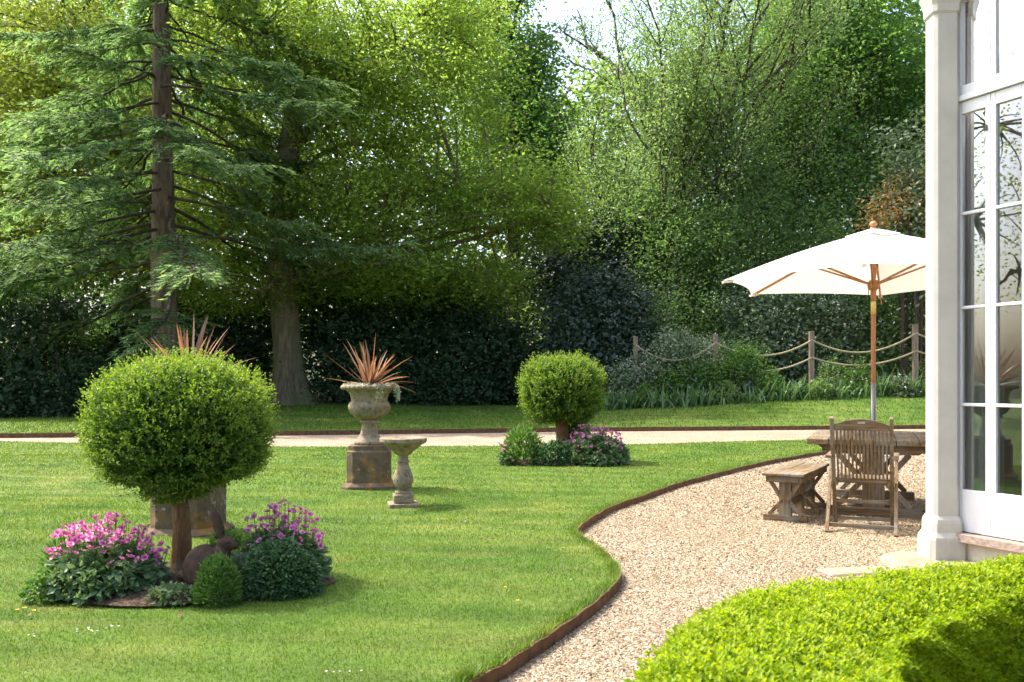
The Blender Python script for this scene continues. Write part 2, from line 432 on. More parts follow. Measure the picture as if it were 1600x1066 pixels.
rp = ramp(N, [(.3, (.075, .053, .033)), (.7, (.155, .115, .075))]); Lk.new(n1.outputs[0], rp.inputs[0])
r2 = ramp(N, [(.52, (0, 0, 0)), (.62, (.8, .8, .8))]); Lk.new(n2.outputs[0], r2.inputs[0])
r3 = ramp(N, [(.6, (0, 0, 0)), (.68, (.8, .8, .8))]); Lk.new(n3.outputs[0], r3.inputs[0])
c1 = mixc(N, Lk, r2.outputs[0], rp.outputs[0], (.24, .125, .03))
Lk.new(mixc(N, Lk, r3.outputs[0], c1, (.30, .28, .23)), P.inputs['Base Color'])
P.inputs['Roughness'].default_value = .92; P.inputs['Specular IOR Level'].default_value = .15
bump(N, Lk, n1.outputs[0], .7, .01, P)
M['pedestal'] = m

m, nt, N, Lk, P, out = new_mat('canvas')
n1 = noise(N, Lk, 240, 2); P.inputs['Base Color'].default_value = (.77, .75, .70, 1); P.inputs['Roughness'].default_value = .9
P.inputs['Specular IOR Level'].default_value = .1
bump(N, Lk, n1.outputs[0], .15, .001, P)
tl = N.new('ShaderNodeBsdfTranslucent'); tl.inputs['Color'].default_value = (.60, .56, .48, 1)
mx = N.new('ShaderNodeMixShader'); mx.inputs[0].default_value = .3
Lk.new(P.outputs[0], mx.inputs[1]); Lk.new(tl.outputs[0], mx.inputs[2]); Lk.new(mx.outputs[0], out.inputs['Surface'])
M['canvas'] = m
m, nt, N, Lk, P, out = new_mat('window_glass')
N.remove(P)
gl = N.new('ShaderNodeBsdfGlossy'); gl.inputs['Roughness'].default_value = .01; gl.inputs['Color'].default_value = (1, 1, 1, 1)
tr = N.new('ShaderNodeBsdfTransparent'); tr.inputs['Color'].default_value = (.86, .9, .88, 1)
fr = N.new('ShaderNodeFresnel'); fr.inputs['IOR'].default_value = 1.58
nz = noise(N, Lk, 2.2, 2); bp = N.new('ShaderNodeBump'); bp.inputs['Strength'].default_value = .015; bp.inputs['Distance'].default_value = .01
Lk.new(nz.outputs[0], bp.inputs['Height']); Lk.new(bp.outputs[0], gl.inputs['Normal'])
mx = N.new('ShaderNodeMixShader'); Lk.new(fr.outputs[0], mx.inputs[0]); Lk.new(tr.outputs[0], mx.inputs[1]); Lk.new(gl.outputs[0], mx.inputs[2])
Lk.new(mx.outputs[0], out.inputs['Surface'])
M['glass'] = m

# ------------------------------------------------------------------ terrain
drive_near = np.array([(-60, 22.5), (-30, 20.5), (-10.6, 18.3), (-4.5, 16.8), (-2, 16.9), (0, 17.05), (2.6, 17.5), (6.2, 18.9), (10, 21.5), (20, 24.0), (60, 24.5)])
drive_far = np.array([(-60, 24.5), (-30, 22.3), (-11.7, 20.3), (-5.7, 21.2), (1.7, 22.9), (11.2, 24.2), (20, 26.0), (60, 27)])
back_line = np.array([(-60, 30, 0), (-17, 29, 0), (-12, 29.5, .12), (-8.5, 31.2, .44), (-5, 31, .42), (-2, 30.5, .36), (3, 28.2, .33), (6, 27.6, .47), (8, 27.5, .6), (12.6, 27.3, .81), (25, 27.5, 1.0), (60, 29, 1.0)])
def y_near(x): return np.interp(x, drive_near[:, 0], drive_near[:, 1])
def y_far(x): return np.interp(x, drive_far[:, 0], drive_far[:, 1])
def y_back(x): return np.interp(x, back_line[:, 0], back_line[:, 1])
def gz(x, y):
    x, y = np.asarray(x, float), np.asarray(y, float)
    yf, yb, zb = y_far(x), y_back(x), np.interp(x, back_line[:, 0], back_line[:, 2])
    t = np.clip((y - yf) / (yb - yf), 0, 1)
    z = zb * (t * .75 + .25 * t * t * (3 - 2 * t))
    z = z + np.clip(y - yb, 0, 60) * .05
    near = np.clip((y_near(x) - y) / 3, 0, 1) * np.clip((y - 4) / 2, 0, 1) * np.clip((-x - .6) / 2, 0, 1)
    z = z + near * .05 * (np.sin(x * 1.1 + y * .7) * np.sin(y * .9 - x * .3))
    return z
GRAVEL_Z = -.06

patio_px = [(715, 1085), (736, 1064), (776, 1044), (817, 1018), (851, 996), (895, 966), (929, 941), (952, 920), (967, 902), (965.6, 886.7), (949, 868), (928, 851),
            (905, 836), (901.5, 827.6), (911.6, 817.4), (932, 804), (959, 790), (1003, 775), (1036, 763), (1067, 753), (1100, 744.5), (1150, 732), (1200, 720.5), (1260, 710), (1302, 704), (1370, 697), (1450, 691), (1560, 686)]
patio = [(-.9, -3.0), (-.75, 1.5)] + [ground_at(*p) for p in patio_px]
def smooth_line(pts, n=4):
    P = np.array(pts, float); out_ = []
    for i in range(len(P) - 1):
        p0, p1, p2, p3 = P[max(i - 1, 0)], P[i], P[i + 1], P[min(i + 2, len(P) - 1)]
        for t in np.arange(n) / n:
            out_.append(.5 * ((2 * p1) + (-p0 + p2) * t + (2 * p0 - 5 * p1 + 4 * p2 - p3) * t * t + (-p0 + 3 * p1 - 3 * p2 + p3) * t ** 3))
    out_.append(P[-1]); return np.array(out_)
patio = smooth_line(patio, 4)

def inside(P, poly):
    x, y = P[:, 0], P[:, 1]; r = np.zeros(len(P), bool); n = len(poly); j = n - 1
    for i in range(n):
        xi, yi, xj, yj = *poly[i], *poly[j]
        if yi != yj:
            r ^= ((yi > y) != (yj > y)) & (x < (xj - xi) * (y - yi) / (yj - yi) + xi)
        j = i
    return r
def sheet(outline, step, zf, xr, yr):
    """triangulated sheet inside an outline with interior points"""
    ol = [Vector(p) for p in outline]
    gx, gy = np.meshgrid(np.arange(xr[0], xr[1], step), np.arange(yr[0], yr[1], step))
    G = np.stack([gx.ravel(), gy.ravel()], -1) + rng.uniform(-.2, .2, (gx.size, 2)) * step
    G = G[inside(G, outline)]
    pts = ol + [Vector(p) for p in G]
    n = len(ol)
    vs, es, fs, *_ = delaunay_2d_cdt(pts, [(i, (i + 1) % n) for i in range(n)], [], 1, 1e-5)
    V = np.array([(v.x, v.y) for v in vs]); F = np.array([f for f in fs if len(f) == 3])
    keep = inside(V[F].mean(1), outline); F = F[keep]
    a, b, c_ = V[F[:, 0]], V[F[:, 1]], V[F[:, 2]]
    flip = ((b[:, 0] - a[:, 0]) * (c_[:, 1] - a[:, 1]) - (b[:, 1] - a[:, 1]) * (c_[:, 0] - a[:, 0])) < 0
    F[flip] = F[flip][:, ::-1]
    return np.column_stack([V, zf(V[:, 0], V[:, 1])]), F

# whole ground to the horizon, below everything
gx = np.concatenate([np.linspace(-600, -60, 10), np.linspace(-50, 50, 51), np.linspace(60, 600, 10)])
gy = np.concatenate([np.linspace(-300, -20, 6), np.linspace(-10, 70, 41), np.linspace(85, 900, 12)])
GX, GY = np.meshgrid(gx, gy); nx = len(gx)
V = np.stack([GX, GY, gz(GX, GY) - .11], -1).reshape(-1, 3)
i = np.arange(len(gy) - 1)[:, None] * nx; j = np.arange(nx - 1)[None, :]
Q = np.stack([i + j, i + j + 1, i + nx + j + 1, i + nx + j], -1).reshape(-1, 4)
obj('ground', MB().add(V, Q).mesh('ground', M['wood_floor'], True), kind='structure')
# gravel of the patio and the drive
V, F = sheet([(-60, -4), (60, -4), (60, 28), (-60, 28)], 2.0, lambda x, y: np.full_like(x, GRAVEL_Z), (-59, 59), (-3, 27))
obj('gravel_path', MB().add(V, T=F).mesh('gravel_path', M['gravel_bed']), kind='structure')
# lawns
far_end = patio[-1]
dn = [(x, float(y_near(x))) for x in np.linspace(min(far_end[0] + 1.5, 9.5), -60, 60)]
near_poly = [tuple(p) for p in patio] + dn + [(-60, -3.0)]
V, F = sheet(near_poly, .5, lambda x, y: gz(x, y), (-14, 10), (0, 21))
obj('lawn_near', MB().add(V, T=F).mesh('lawn_near', M['lawn'], True), kind='structure')
xs = np.linspace(-60, 60, 121)
far_poly = [(x, float(y_far(x))) for x in xs] + [(x, float(y_back(x)) + 1.2) for x in xs[::-1]]
V, F = sheet(far_poly, .9, lambda x, y: gz(x, y), (-20, 20), (19, 34))
obj('lawn_far', MB().add(V, T=F).mesh('lawn_far', M['lawn'], True), kind='structure')
def strip(pts, z0, z1, th):
    P = np.array(pts, float); T = np.gradient(P, axis=0); T /= np.linalg.norm(T, axis=1)[:, None]
    Nn = np.stack([T[:, 1], -T[:, 0]], -1); k = len(P)
    zz = np.asarray(z1)
    V = np.concatenate([np.column_stack([P, np.full(k, z0)]), np.column_stack([P, np.broadcast_to(zz, k)]),
                        np.column_stack([P + Nn * th, np.broadcast_to(zz, k)]), np.column_stack([P + Nn * th, np.full(k, z0)])])
    a = np.arange(k - 1)
    Q = np.concatenate([np.stack([a + s0 * k, a + 1 + s0 * k, a + 1 + s1 * k, a + s1 * k], -1) for s0, s1 in ((0, 1), (1, 2), (2, 3))])
    return MB().add(V, Q)
pe = patio[(patio[:, 1] > .3)]
o = obj('lawn_edging', strip(pe, -.09, .006 + .004 * np.sin(np.arange(len(pe)) * 1.7), .012).mesh('lawn_edging', M['rust']))
tag(o, 'rust-brown metal edging strip curving between lawn and gravel patio', 'edging')
fe = np.array([(x, float(y_far(x)) - .004) for x in np.linspace(-30, 25, 90)])
o = obj('lawn_edging', strip(fe, -.09, .05, .03).mesh('lawn_edging', M['rust']))
tag(o, 'dark brown edging along the far side of the gravel drive', 'edging')

# loose gravel chips
cham = []
def frustum_pts(n, d0, d1, px0=-60, px1=1660):
    d = np.sqrt(rng.uniform(d0 * d0, d1 * d1, n)); px = rng.uniform(px0, px1, n)
    return np.stack([(px - 800) / FPX * d, d], -1)
gmb = MB()
patio_area = [tuple(p) for p in patio] + [(30, patio[-1][1]), (30, -3)]
for d0, d1, dens, s0 in ((3.2, 6, 6400, .0066), (6, 8.5, 4800, .0076), (8.5, 12, 2500, .010), (12, 19, 700, .015)):
    area = 1720 / FPX / 2 * (d1 ** 2 - d0 ** 2)
    Pn = frustum_pts(int(area * dens), d0, d1)
    Pn = Pn[inside(Pn, patio_area)]
    Pn = Pn[(Pn[:, 0] < 3.15 + .62 * (Pn[:, 1] - 6.5).clip(0))]
    Pn = Pn[(Pn[:, 0] < .4 + .9 * (Pn[:, 1] - 2.6)) | (Pn[:, 1] > 4.6)]     # the ground under the hedge stays bare
    n = len(Pn); s = s0 * rng.uniform(.55, 1.5, n)
    k = 5
    th = np.arange(k) * 2 * math.pi / k + rng.uniform(0, 6.28, n)[:, None]
    rad = s[:, None] * rng.uniform(.65, 1.15, (n, k)); el = rng.uniform(.55, 1.0, n)[:, None]; ph = rng.uniform(0, 3.14, n)[:, None]
    x = rad * np.cos(th); y = rad * np.sin(th) * el
    xx = x * np.cos(ph) - y * np.sin(ph); yy = x * np.sin(ph) + y * np.cos(ph)
    tilt = rng.normal(0, .35, (n, 2))
    zb = GRAVEL_Z + s[:, None] * .25 + xx * tilt[:, :1] + yy * tilt[:, 1:] 
    ring = np.stack([Pn[:, :1] + xx, Pn[:, 1:] + yy, zb], -1)
    top = np.stack([Pn[:, 0] + s * rng.normal(0, .2, n), Pn[:, 1] + s * rng.normal(0, .2, n), GRAVEL_Z + s * rng.uniform(.55, 1.0, n)], -1)[:, None]
    V = np.concatenate([ring, top], 1).reshape(-1, 3)
    b = np.arange(n)[:, None] * (k + 1); jj = np.arange(k)[None]
    T = np.stack([b + jj, b + (jj + 1) % k, np.broadcast_to(b + k, (n, k))], -1).reshape(-1, 3)
    gmb.add(V, T=T, r=np.repeat(rng.beta(2.2, 2.0, n), k))
o = obj('gravel', gmb.mesh('gravel', M['stone_chip']))
tag(o, 'loose golden gravel chips covering the patio', 'gravel', kind='stuff')

# planting beds (soil)
BED1, BED2 = (-2.02, 5.42), (.80, 13.55)
def soil_bed(c, rx, ry, seed):
    mb = MB(); k = 40; rings = [(1.0, .004), (.93, .018), (.7, .045), (.35, .06)]
    th = np.arange(k) * 2 * math.pi / k
    wob = 1 + .05 * np.sin(3 * th + seed) + .03 * np.sin(7 * th)
    V = [(c[0] + rx * f * w_ * math.cos(t), c[1] + ry * f * w_ * math.sin(t), z) for f, z in rings for t, w_ in zip(th, wob)] + [(c[0], c[1], .065)]
    Q = [(r_ * k + a, r_ * k + (a + 1) % k, (r_ + 1) * k + (a + 1) % k, (r_ + 1) * k + a) for r_ in range(len(rings) - 1) for a in range(k)]
    T = [(3 * k + a, 3 * k + (a + 1) % k, 4 * k) for a in range(k)]
    mb.add(V, Q, T)
    obj('soil_bed', mb.mesh('soil_bed', M['soil'], True), kind='structure')
soil_bed(BED1, .88, .52, 1); soil_bed(BED2, .98, .62, 2)

# grass blades on the near lawn and the bank
gb = MB()
def grass(P, z, h, wd):
    n = len(P)
    az = rng.uniform(0, 6.28, n); lean = np.abs(rng.normal(0, .75, n)); h = h * rng.uniform(.5, 1.3, n)
    base = np.column_stack([P, z - .003]); side = np.stack([-np.sin(az), np.cos(az), np.zeros(n)], -1)
    tip = base + np.stack([np.cos(az) * lean, np.sin(az) * lean, np.ones(n)], -1) * h[:, None]
    V = np.stack([base - side * wd / 2, base + side * wd / 2, tip], 1).reshape(-1, 3)
    gb.add(V, T=np.arange(3 * n).reshape(-1, 3), r=np.clip(rng.beta(2, 2.2, n) + (rng.random(n) < .012) * .6, 0, 1))
def in_bed(P):
    return (((P[:, 0] - BED1[0]) / .83) ** 2 + ((P[:, 1] - BED1[1]) / .48) ** 2 < 1) | (((P[:, 0] - BED2[0]) / .95) ** 2 + ((P[:, 1] - BED2[1]) / .6) ** 2 < 1)
for d0, d1, dens, h, wd in ((3.2, 5, 8000, .017, .005), (5, 7, 5600, .019, .006), (7, 10, 3000, .021, .0085), (10, 14, 1300, .024, .012), (14, 18.5, 620, .028, .018)):
    area = 1720 / FPX / 2 * (d1 ** 2 - d0 ** 2)
    Pn = frustum_pts(int(area * dens), d0, d1)
    Pn = Pn[inside(Pn, near_poly) & ~in_bed(Pn)]
    grass(Pn, gz(Pn[:, 0], Pn[:, 1]), h, wd)
# ragged tufts along the cut edge
idx = rng.integers(0, len(pe) - 1, 9000); t = rng.random((9000, 1))
Pn = pe[idx] * (1 - t) + pe[idx + 1] * t + np.column_stack([rng.normal(-.02, .02, 9000), rng.normal(0, .02, 9000)])
Pn = Pn[inside(Pn, near_poly)]; grass(Pn, gz(Pn[:, 0], Pn[:, 1]), .045, .006)
Pn = frustum_pts(42000, 20, 30)
Pn = Pn[inside(Pn, far_poly)]; grass(Pn, gz(Pn[:, 0], Pn[:, 1]), .06, .03)
o = obj('grass', gb.mesh('grass', M['blade']))
tag(o, 'short mown green grass with dry patches covering the lawn', 'grass', kind='stuff')

# ------------------------------------------------------------------ the house bay
house = thing('house_bay', 'white and cream bay of a house with tall glazed doors and pilasters', 'house', (3.05, 6.4, GRAVEL_Z))
HB = np.array([3.05, 6.4, GRAVEL_Z])
def hloc(x, y, z): return (x - HB[0], y - HB[1], z - HB[2])
def pilaster(x, y, rz, base_mat):
    """shaft with chamfered left corner, stepped base and capital; origin at its foot centre"""
    root = obj('pilaster', None, house); root.location = hloc(x, y, GRAVEL_Z); root.rotation_euler = (0, 0, rz)
    def prism(name, prof, mat, bev=.004):
        mb = MB(); k = 8
        V = []
        for hw, z, ch in prof:
            for a, b in ((-hw + ch, -hw), (hw - ch, -hw), (hw, -hw + ch), (hw, hw - ch), (hw - ch, hw), (-hw + ch, hw), (-hw, hw - ch), (-hw, -hw + ch)):
                V.append((a, b, z))
        Q = [(r_ * k + a, r_ * k + (a + 1) % k, (r_ + 1) * k + (a + 1) % k, (r_ + 1) * k + a) for r_ in range(len(prof) - 1) for a in range(k)]
        mb.add(V, Q)
        return part(name, mb, mat, root, bevel=0)
    prism('shaft', [(.088, .28, .022), (.088, 3.98, .022)], M['render'])
    prism('plinth', [(.132, 0, .03), (.132, .17, .03), (.130, .19, .03), (.110, .225, .028), (.109, .29, .028), (.105, .315, .028), (.089, .342, .024)], M['render'])
    prism('capital', [(.089, 3.92, .022), (.10, 3.935, .025), (.102, 3.985, .026), (.112, 4.03, .028), (.12, 4.06, .03), (.12, 4.12, .03)], M['render'])
    return root
pilaster(3.10, 6.39, math.radians(-2), None)
A = np.array([3.165, 6.40]); Bp = np.array([3.435, 5.84])       # door plane
T2 = (Bp - A) / np.linalg.norm(Bp - A); N2 = np.array([-T2[1], T2[0]])
if N2[0] > 0: N2 = -N2                                            # outward: to the left and the camera
pilaster(3.53, 5.79, math.radians(-25), None)
def dbox(mb, s0, s1, o0, o1, z0, z1):
    """box in door-plane coordinates: along, outward, up"""
    V = []
    for z in (z0, z1):
        for s_, o_ in ((s0, o0), (s1, o0), (s1, o1), (s0, o1)):
            p = A + T2 * s_ + N2 * o_
            V.append(hloc(p[0], p[1], z))
    return mb.add(V, BQ)
LW = np.linalg.norm(Bp - A)
SILL = .165
dbl = obj('glazed_doors', None, house)
def dpart(name, boxes, mat, parent, bevel=.003):
    mb = MB()
    for b in boxes: dbox(mb, *b)
    return part(name, mb, mat, parent, bevel=bevel)
dpart('door_sill', [(-.005, LW + .02, -.12, .075, SILL - .062, SILL)], M['pinkstone'], house, .006)
dpart('plinth_wall', [(-.02, LW + .03, -.16, .0, -.06, SILL - .064)], M['cream'], house, 0)
FR = .045
dpart('door_frame', [(-.03, FR, -.10, .012, SILL + .002, 4.02), (LW - FR, LW + .03, -.10, .012, SILL + .002, 4.02), (FR + .001, LW - FR - .001, -.10, .016, 3.235, 3.275)], M['paint'], house)
mid = (FR + LW - FR) / 2
for li, (s0, s1) in enumerate(((FR + .002, mid - .002), (mid + .002, LW - FR - .002))):
    st = .036
    z0, z1 = SILL + .006, 3.23
    boxes = [(s0, s0 + st, -.05, -.005, z0, z1), (s1 - st, s1, -.05, -.005, z0, z1),
             (s0 + st + .001, s1 - st - .001, -.05, -.006, z0, z0 + .30), (s0 + st + .001, s1 - st - .001, -.05, -.006, z1 - .085, z1)]
    leaf = dpart('door_leaf', boxes, M['paint'], house)
    gz0, gz1 = z0 + .30, z1 - .085
    zs = [gz0, 1.075, 1.765, 2.435, gz1]
    for zb in zs[1:-1]:
        dpart('glazing_bar', [(s0 + st + .001, s1 - st - .001, -.045, -.004, zb - .011, zb + .011)], M['paint'], leaf, .004)
    for a_, b_ in zip(zs[:-1], zs[1:]):
        dpart('pane', [(s0 + st, s1 - st, -.032, -.028, a_ + .0, b_ - .0)], M['glass'], leaf, 0)
    z0, z1 = 3.278, 4.02
    top = dpart('fanlight', [(s0, s0 + st, -.05, -.005, z0, z1), (s1 - st, s1, -.05, -.005, z0, z1), (s0 + st + .001, s1 - st - .001, -.05, -.006, z0, z0 + .07), (s0 + st + .001, s1 - st - .001, -.05, -.006, z1 - .07, z1)], M['paint'], house)
    dpart('pane', [(s0 + st, s1 - st, -.032, -.028, z0 + .07, z1 - .07)], M['glass'], top, 0)
dpart('latch', [(mid - .035, mid - .022, -.004, .006, 2.98, 3.02)], M['iron'], house, 0)
dpart('entablature', [(-.16, LW + .9, -.6, .03, 4.13, 4.40), (-.2, LW + .95, -.65, .10, 4.40, 4.50)], M['render'], house, .01)
# curtain hanging behind the left leaf
mb = MB(); k = 60; ss = np.linspace(-.10, mid + .0, k); off = -.135 + .016 * np.sin(ss * 95) + .008 * np.sin(ss * 41)
pl = [A + T2 * a_ + N2 * b_ for a_, b_ in zip(ss, off)]
V = [hloc(p[0], p[1], z) for z in (SILL, 4.0) for p in pl]
mb.add(V, [(a, a + 1, k + a + 1, k + a) for a in range(k - 1)])
o = part('curtain', mb, M['curtain'], house, smooth=True)
# the next window of the bay, beyond the right edge of the picture
W0, W1 = np.array([3.64, 5.60]), np.array([5.16, 3.46]); WT = (W1 - W0) / np.linalg.norm(W1 - W0); WN = np.array([WT[1], -WT[0]]); WL = np.linalg.norm(W1 - W0)
def wbox(name, boxes, mat, parent):
    mb = MB()
    for s0, s1, o0, o1, z0, z1 in boxes:
        V = []
        for z in (z0, z1):
            for s_, o_ in ((s0, o0), (s1, o0), (s1, o1), (s0, o1)):
                p = W0 + WT * s_ - WN * (.07 + o_); V.append(hloc(p[0], p[1], z))
        mb.add(V, BQ)
    return part(name, mb, mat, parent)
win = wbox('window', [(0, WL, -.03, .03, .77, .83), (0, WL, -.03, .03, 3.24, 3.298)] + [(WL * q / 4 - .03, WL * q / 4 + .03, -.03, .03, .832, 3.238) for q in range(5)], M['paint'], house)
for q in range(4):
    wbox('pane', [(WL * q / 4 + .03, WL * (q + 1) / 4 - .03, -.004, .004, .832, 3.238)], M['glass'], win)
    wbox('curtain', [(WL * q / 4 + .1, WL * (q + 1) / 4 - .1, .11, .12, .80, 3.25)], M['curtain'], house)
# the room behind and the rest of the bay walls
mb = MB()
def wall_seg(mb, p, q, z0, z1, th=.14):
    p, q = np.array(p), np.array(q); t_ = (q - p) / np.linalg.norm(q - p); n_ = np.array([-t_[1], t_[0]]) * th
    V = [hloc(*(c_), z) for z in (z0, z1) for c_ in (p, q, q + n_, p + n_)]
    mb.add(V, BQ)
wall_seg(mb, (3.24, 6.46), (4.1, 7.6), -.06, 4.05)
wall_seg(mb, (4.1, 7.6), (9, 8.6), -.06, 4.05)
wall_seg(mb, (5.2, 3.4), (3.60, 5.66), -.06, SILL + .6)
wall_seg(mb, (5.2, 3.4), (3.60, 5.66), 3.3, 4.05)
wall_seg(mb, (9, 3.2), (5.2, 3.4), -.06, 4.05)
part('wall', mb, M['cream'], house)
mb = MB(); V = [hloc(x_, y_, z) for z in (.12, 4.04) for x_, y_ in ((3.3, 6.35), (3.62, 5.75), (5.2, 3.55), (9, 3.4), (9, 8.4), (4.2, 7.45))]
mb.add(V, [(0, 1, 2, 3), (0, 3, 4, 5), (6, 9, 8, 7), (6, 11, 10, 9), (3, 4, 10, 9)])
part('room', mb, M['dark_room'], house)
# pale stone step at the pilaster foot
mb = MB(); lathe(mb, [(0.001, .05), (.30, .05), (.33, .045), (.34, .03), (.34, -.02)], 36)
st_ = tag(obj('stone_step', mb.mesh('stone_step', M['palestone'], False), loc=(2.98, 6.30, GRAVEL_Z - .015)), 'pale rounded stone step at the foot of the white pilaster', 'step')
mb = MB(); box(mb, -.34, .34, -.10, .10, -.03, .022)
o = tag(obj('paving_slab', mb.mesh('paving_slab', M['palestone']), loc=(2.44, 6.06, GRAVEL_Z - .008)), 'pale stone slab set in gravel behind the foreground box hedge', 'slab')
o.rotation_euler = (0, 0, .2); b_ = o.modifiers.new('bevel', 'BEVEL'); b_.width = .008

# ------------------------------------------------------------------ trees and shrubs
def lobe(px, py, d, rx, ry, rd, wt=1.0):
    """crown lobe given by its place in the photograph and its distance; radii px, px, metres"""
    k = d / FPX
    return (X_at(px, d), d, Z_at(py, d), rx * k, rd, ry * k, wt)
def bez(a, b, c_, n):
    t = np.linspace(0, 1, n)[:, None]
    return (1 - t) ** 2 * a + 2 * t * (1 - t) * b + t * t * c_
def sample_lobes(lobes, n, bias=2.2):
    L = np.array(lobes); p = L[:, 6] * (L[:, 3] * L[:, 5]) ; p /= p.sum()
    k = rng.choice(len(L), n, p=p)
    u = unit(n) * rng.random((n, 1)) ** (1 / bias)
    return L[k, :3] + u * L[k, 3:6], u, k
def crown_leaves(lobes, base, nclump, per, size, clump, flat=.45, aspect=.6, droop=.25, bias=2.4, tilt=.8, spread=.12):
    Cn, u, k = sample_lobes(lobes, nclump, bias)
    n = nclump * per
    cs = clump * rng.uniform(.6, 1.4, nclump)
    off = rng.normal(size=(nclump, per, 3)) * np.array([.5, .5, .5 * flat]) * cs[:, None, None]
    rad = np.linalg.norm(off[..., :2], axis=-1)
    off[..., 2] -= droop * rad ** 2 / cs[:, None]
    P = (Cn[:, None] + off).reshape(-1, 3) - np.array(base)
    out = np.stack([off[..., 0], off[..., 1], -.25 * rad], -1).reshape(-1, 3)
    U = nrm(nrm(out) + unit(n) * .8)
    Nn = nrm(np.array([0, 0, 1.]) + unit(n) * tilt)
    r = np.clip(np.repeat(rng.normal(.5, .16, nclump), per) + rng.normal(0, spread, n), 0, 1)
    mb = MB()
    leaves(mb, P, U, Nn, size * rng.uniform(.7, 1.35, n), size * aspect * rng.uniform(.8, 1.2, n), r)
    return mb, Cn - np.array(base)
def trunk_mesh(path, rad, sides=18, flare=0, wob=.05):
    mb = MB(); P = np.asarray(path, float)
    k = 26; t = np.linspace(0, 1, k); ti = np.linspace(0, 1, len(P))
    PP = np.stack([np.interp(t, ti, P[:, c_]) for c_ in range(3)], -1); R = np.interp(t, ti, rad)
    h = PP[:, 2] - PP[0, 2]
    th = np.arange(sides) * 2 * math.pi / sides
    lobesn = 1 + .13 * np.cos(5 * th + 1) + .08 * np.cos(3 * th) + .07 * np.sin(8 * th)
    f = flare * np.exp(-h / .55)[:, None]
    rr = R[:, None] * (1 + f * (lobesn ** 2)) * (1 + (lobesn - 1) * np.exp(-h / 5)[:, None] * (1.0 if flare else .2)) * (1 + wob * rng.normal(size=(k, sides)) * .5)
    V = np.stack([PP[:, :1] + rr * np.cos(th), PP[:, 1:2] + rr * np.sin(th), np.broadcast_to(PP[:, 2:], rr.shape)], -1).reshape(-1, 3)
    i = np.arange(k - 1)[:, None] * sides; j = np.arange(sides)[None, :]; j2 = (j + 1) % sides
    mb.add(V, np.stack([i + j, i + j2, i + sides + j2, i + sides + j], -1).reshape(-1, 4))
    return mb
def broadleaf(name, label, base, trunk, rad, lobes, nclump, per, size, clump, mat, bark='bark_dark', flare=.5, limbs=2, twigs=60, group='trees around the lawn', **kw):
    """trunk: list of local (x, y, z); lobes in world metres"""
    reseed(len(label) * 7 + nclump)
    root = thing(name, label, 'tree', base, group=group)
    tr = part('trunk', trunk_mesh(trunk, rad, flare=flare), M[bark], root, smooth=True)
    mb, Cn = crown_leaves(lobes, base, nclump, per, size, clump, **kw)
    part('crown', mb, M[mat], root, kind='stuff')
    bb = MB(); tp = np.array(trunk, float); zt = tp[:, 2]
    def on_trunk(z):
        return np.array([np.interp(z, zt, tp[:, 0]), np.interp(z, zt, tp[:, 1]), np.clip(z, zt[0], zt[-1])])
    ends = []
    for lb in lobes:
        c_ = np.array(lb[:3]) - np.array(base)
        for q in range(limbs):
            tgt = c_ + rng.normal(size=3) * np.array(lb[3:6]) * .35
            s_ = on_trunk(max(zt[-1] * .22, min(zt[-1], tgt[2] - np.hypot(tgt[0], tgt[1]) * .55)))
            midp = (s_ + tgt) / 2 + np.array([0, 0, .8]) + rng.normal(0, .5, 3)
            pth = bez(s_, midp, tgt, 9); pth[1:-1] += rng.normal(0, .10, (7, 3))
            r0 = rad[0] * .26
            tube(bb, pth, np.linspace(r0, .05, 9), 6); ends.append(pth)
    sel = rng.choice(len(Cn), min(twigs, len(Cn)), False)
    allp = np.concatenate([e[3:] for e in ends])
    for q in sel:
        tgt = Cn[q]; s_ = allp[np.argmin(((allp - tgt) ** 2).sum(1))]
        pth = bez(s_, (s_ + tgt) / 2 + np.array([0, 0, .3]) + rng.normal(0, .25, 3), tgt, 6)
        tube(bb, pth, np.linspace(.05, .012, 6), 4, cap=False)
    part('branches', bb, M[bark], root, smooth=True)
    return root

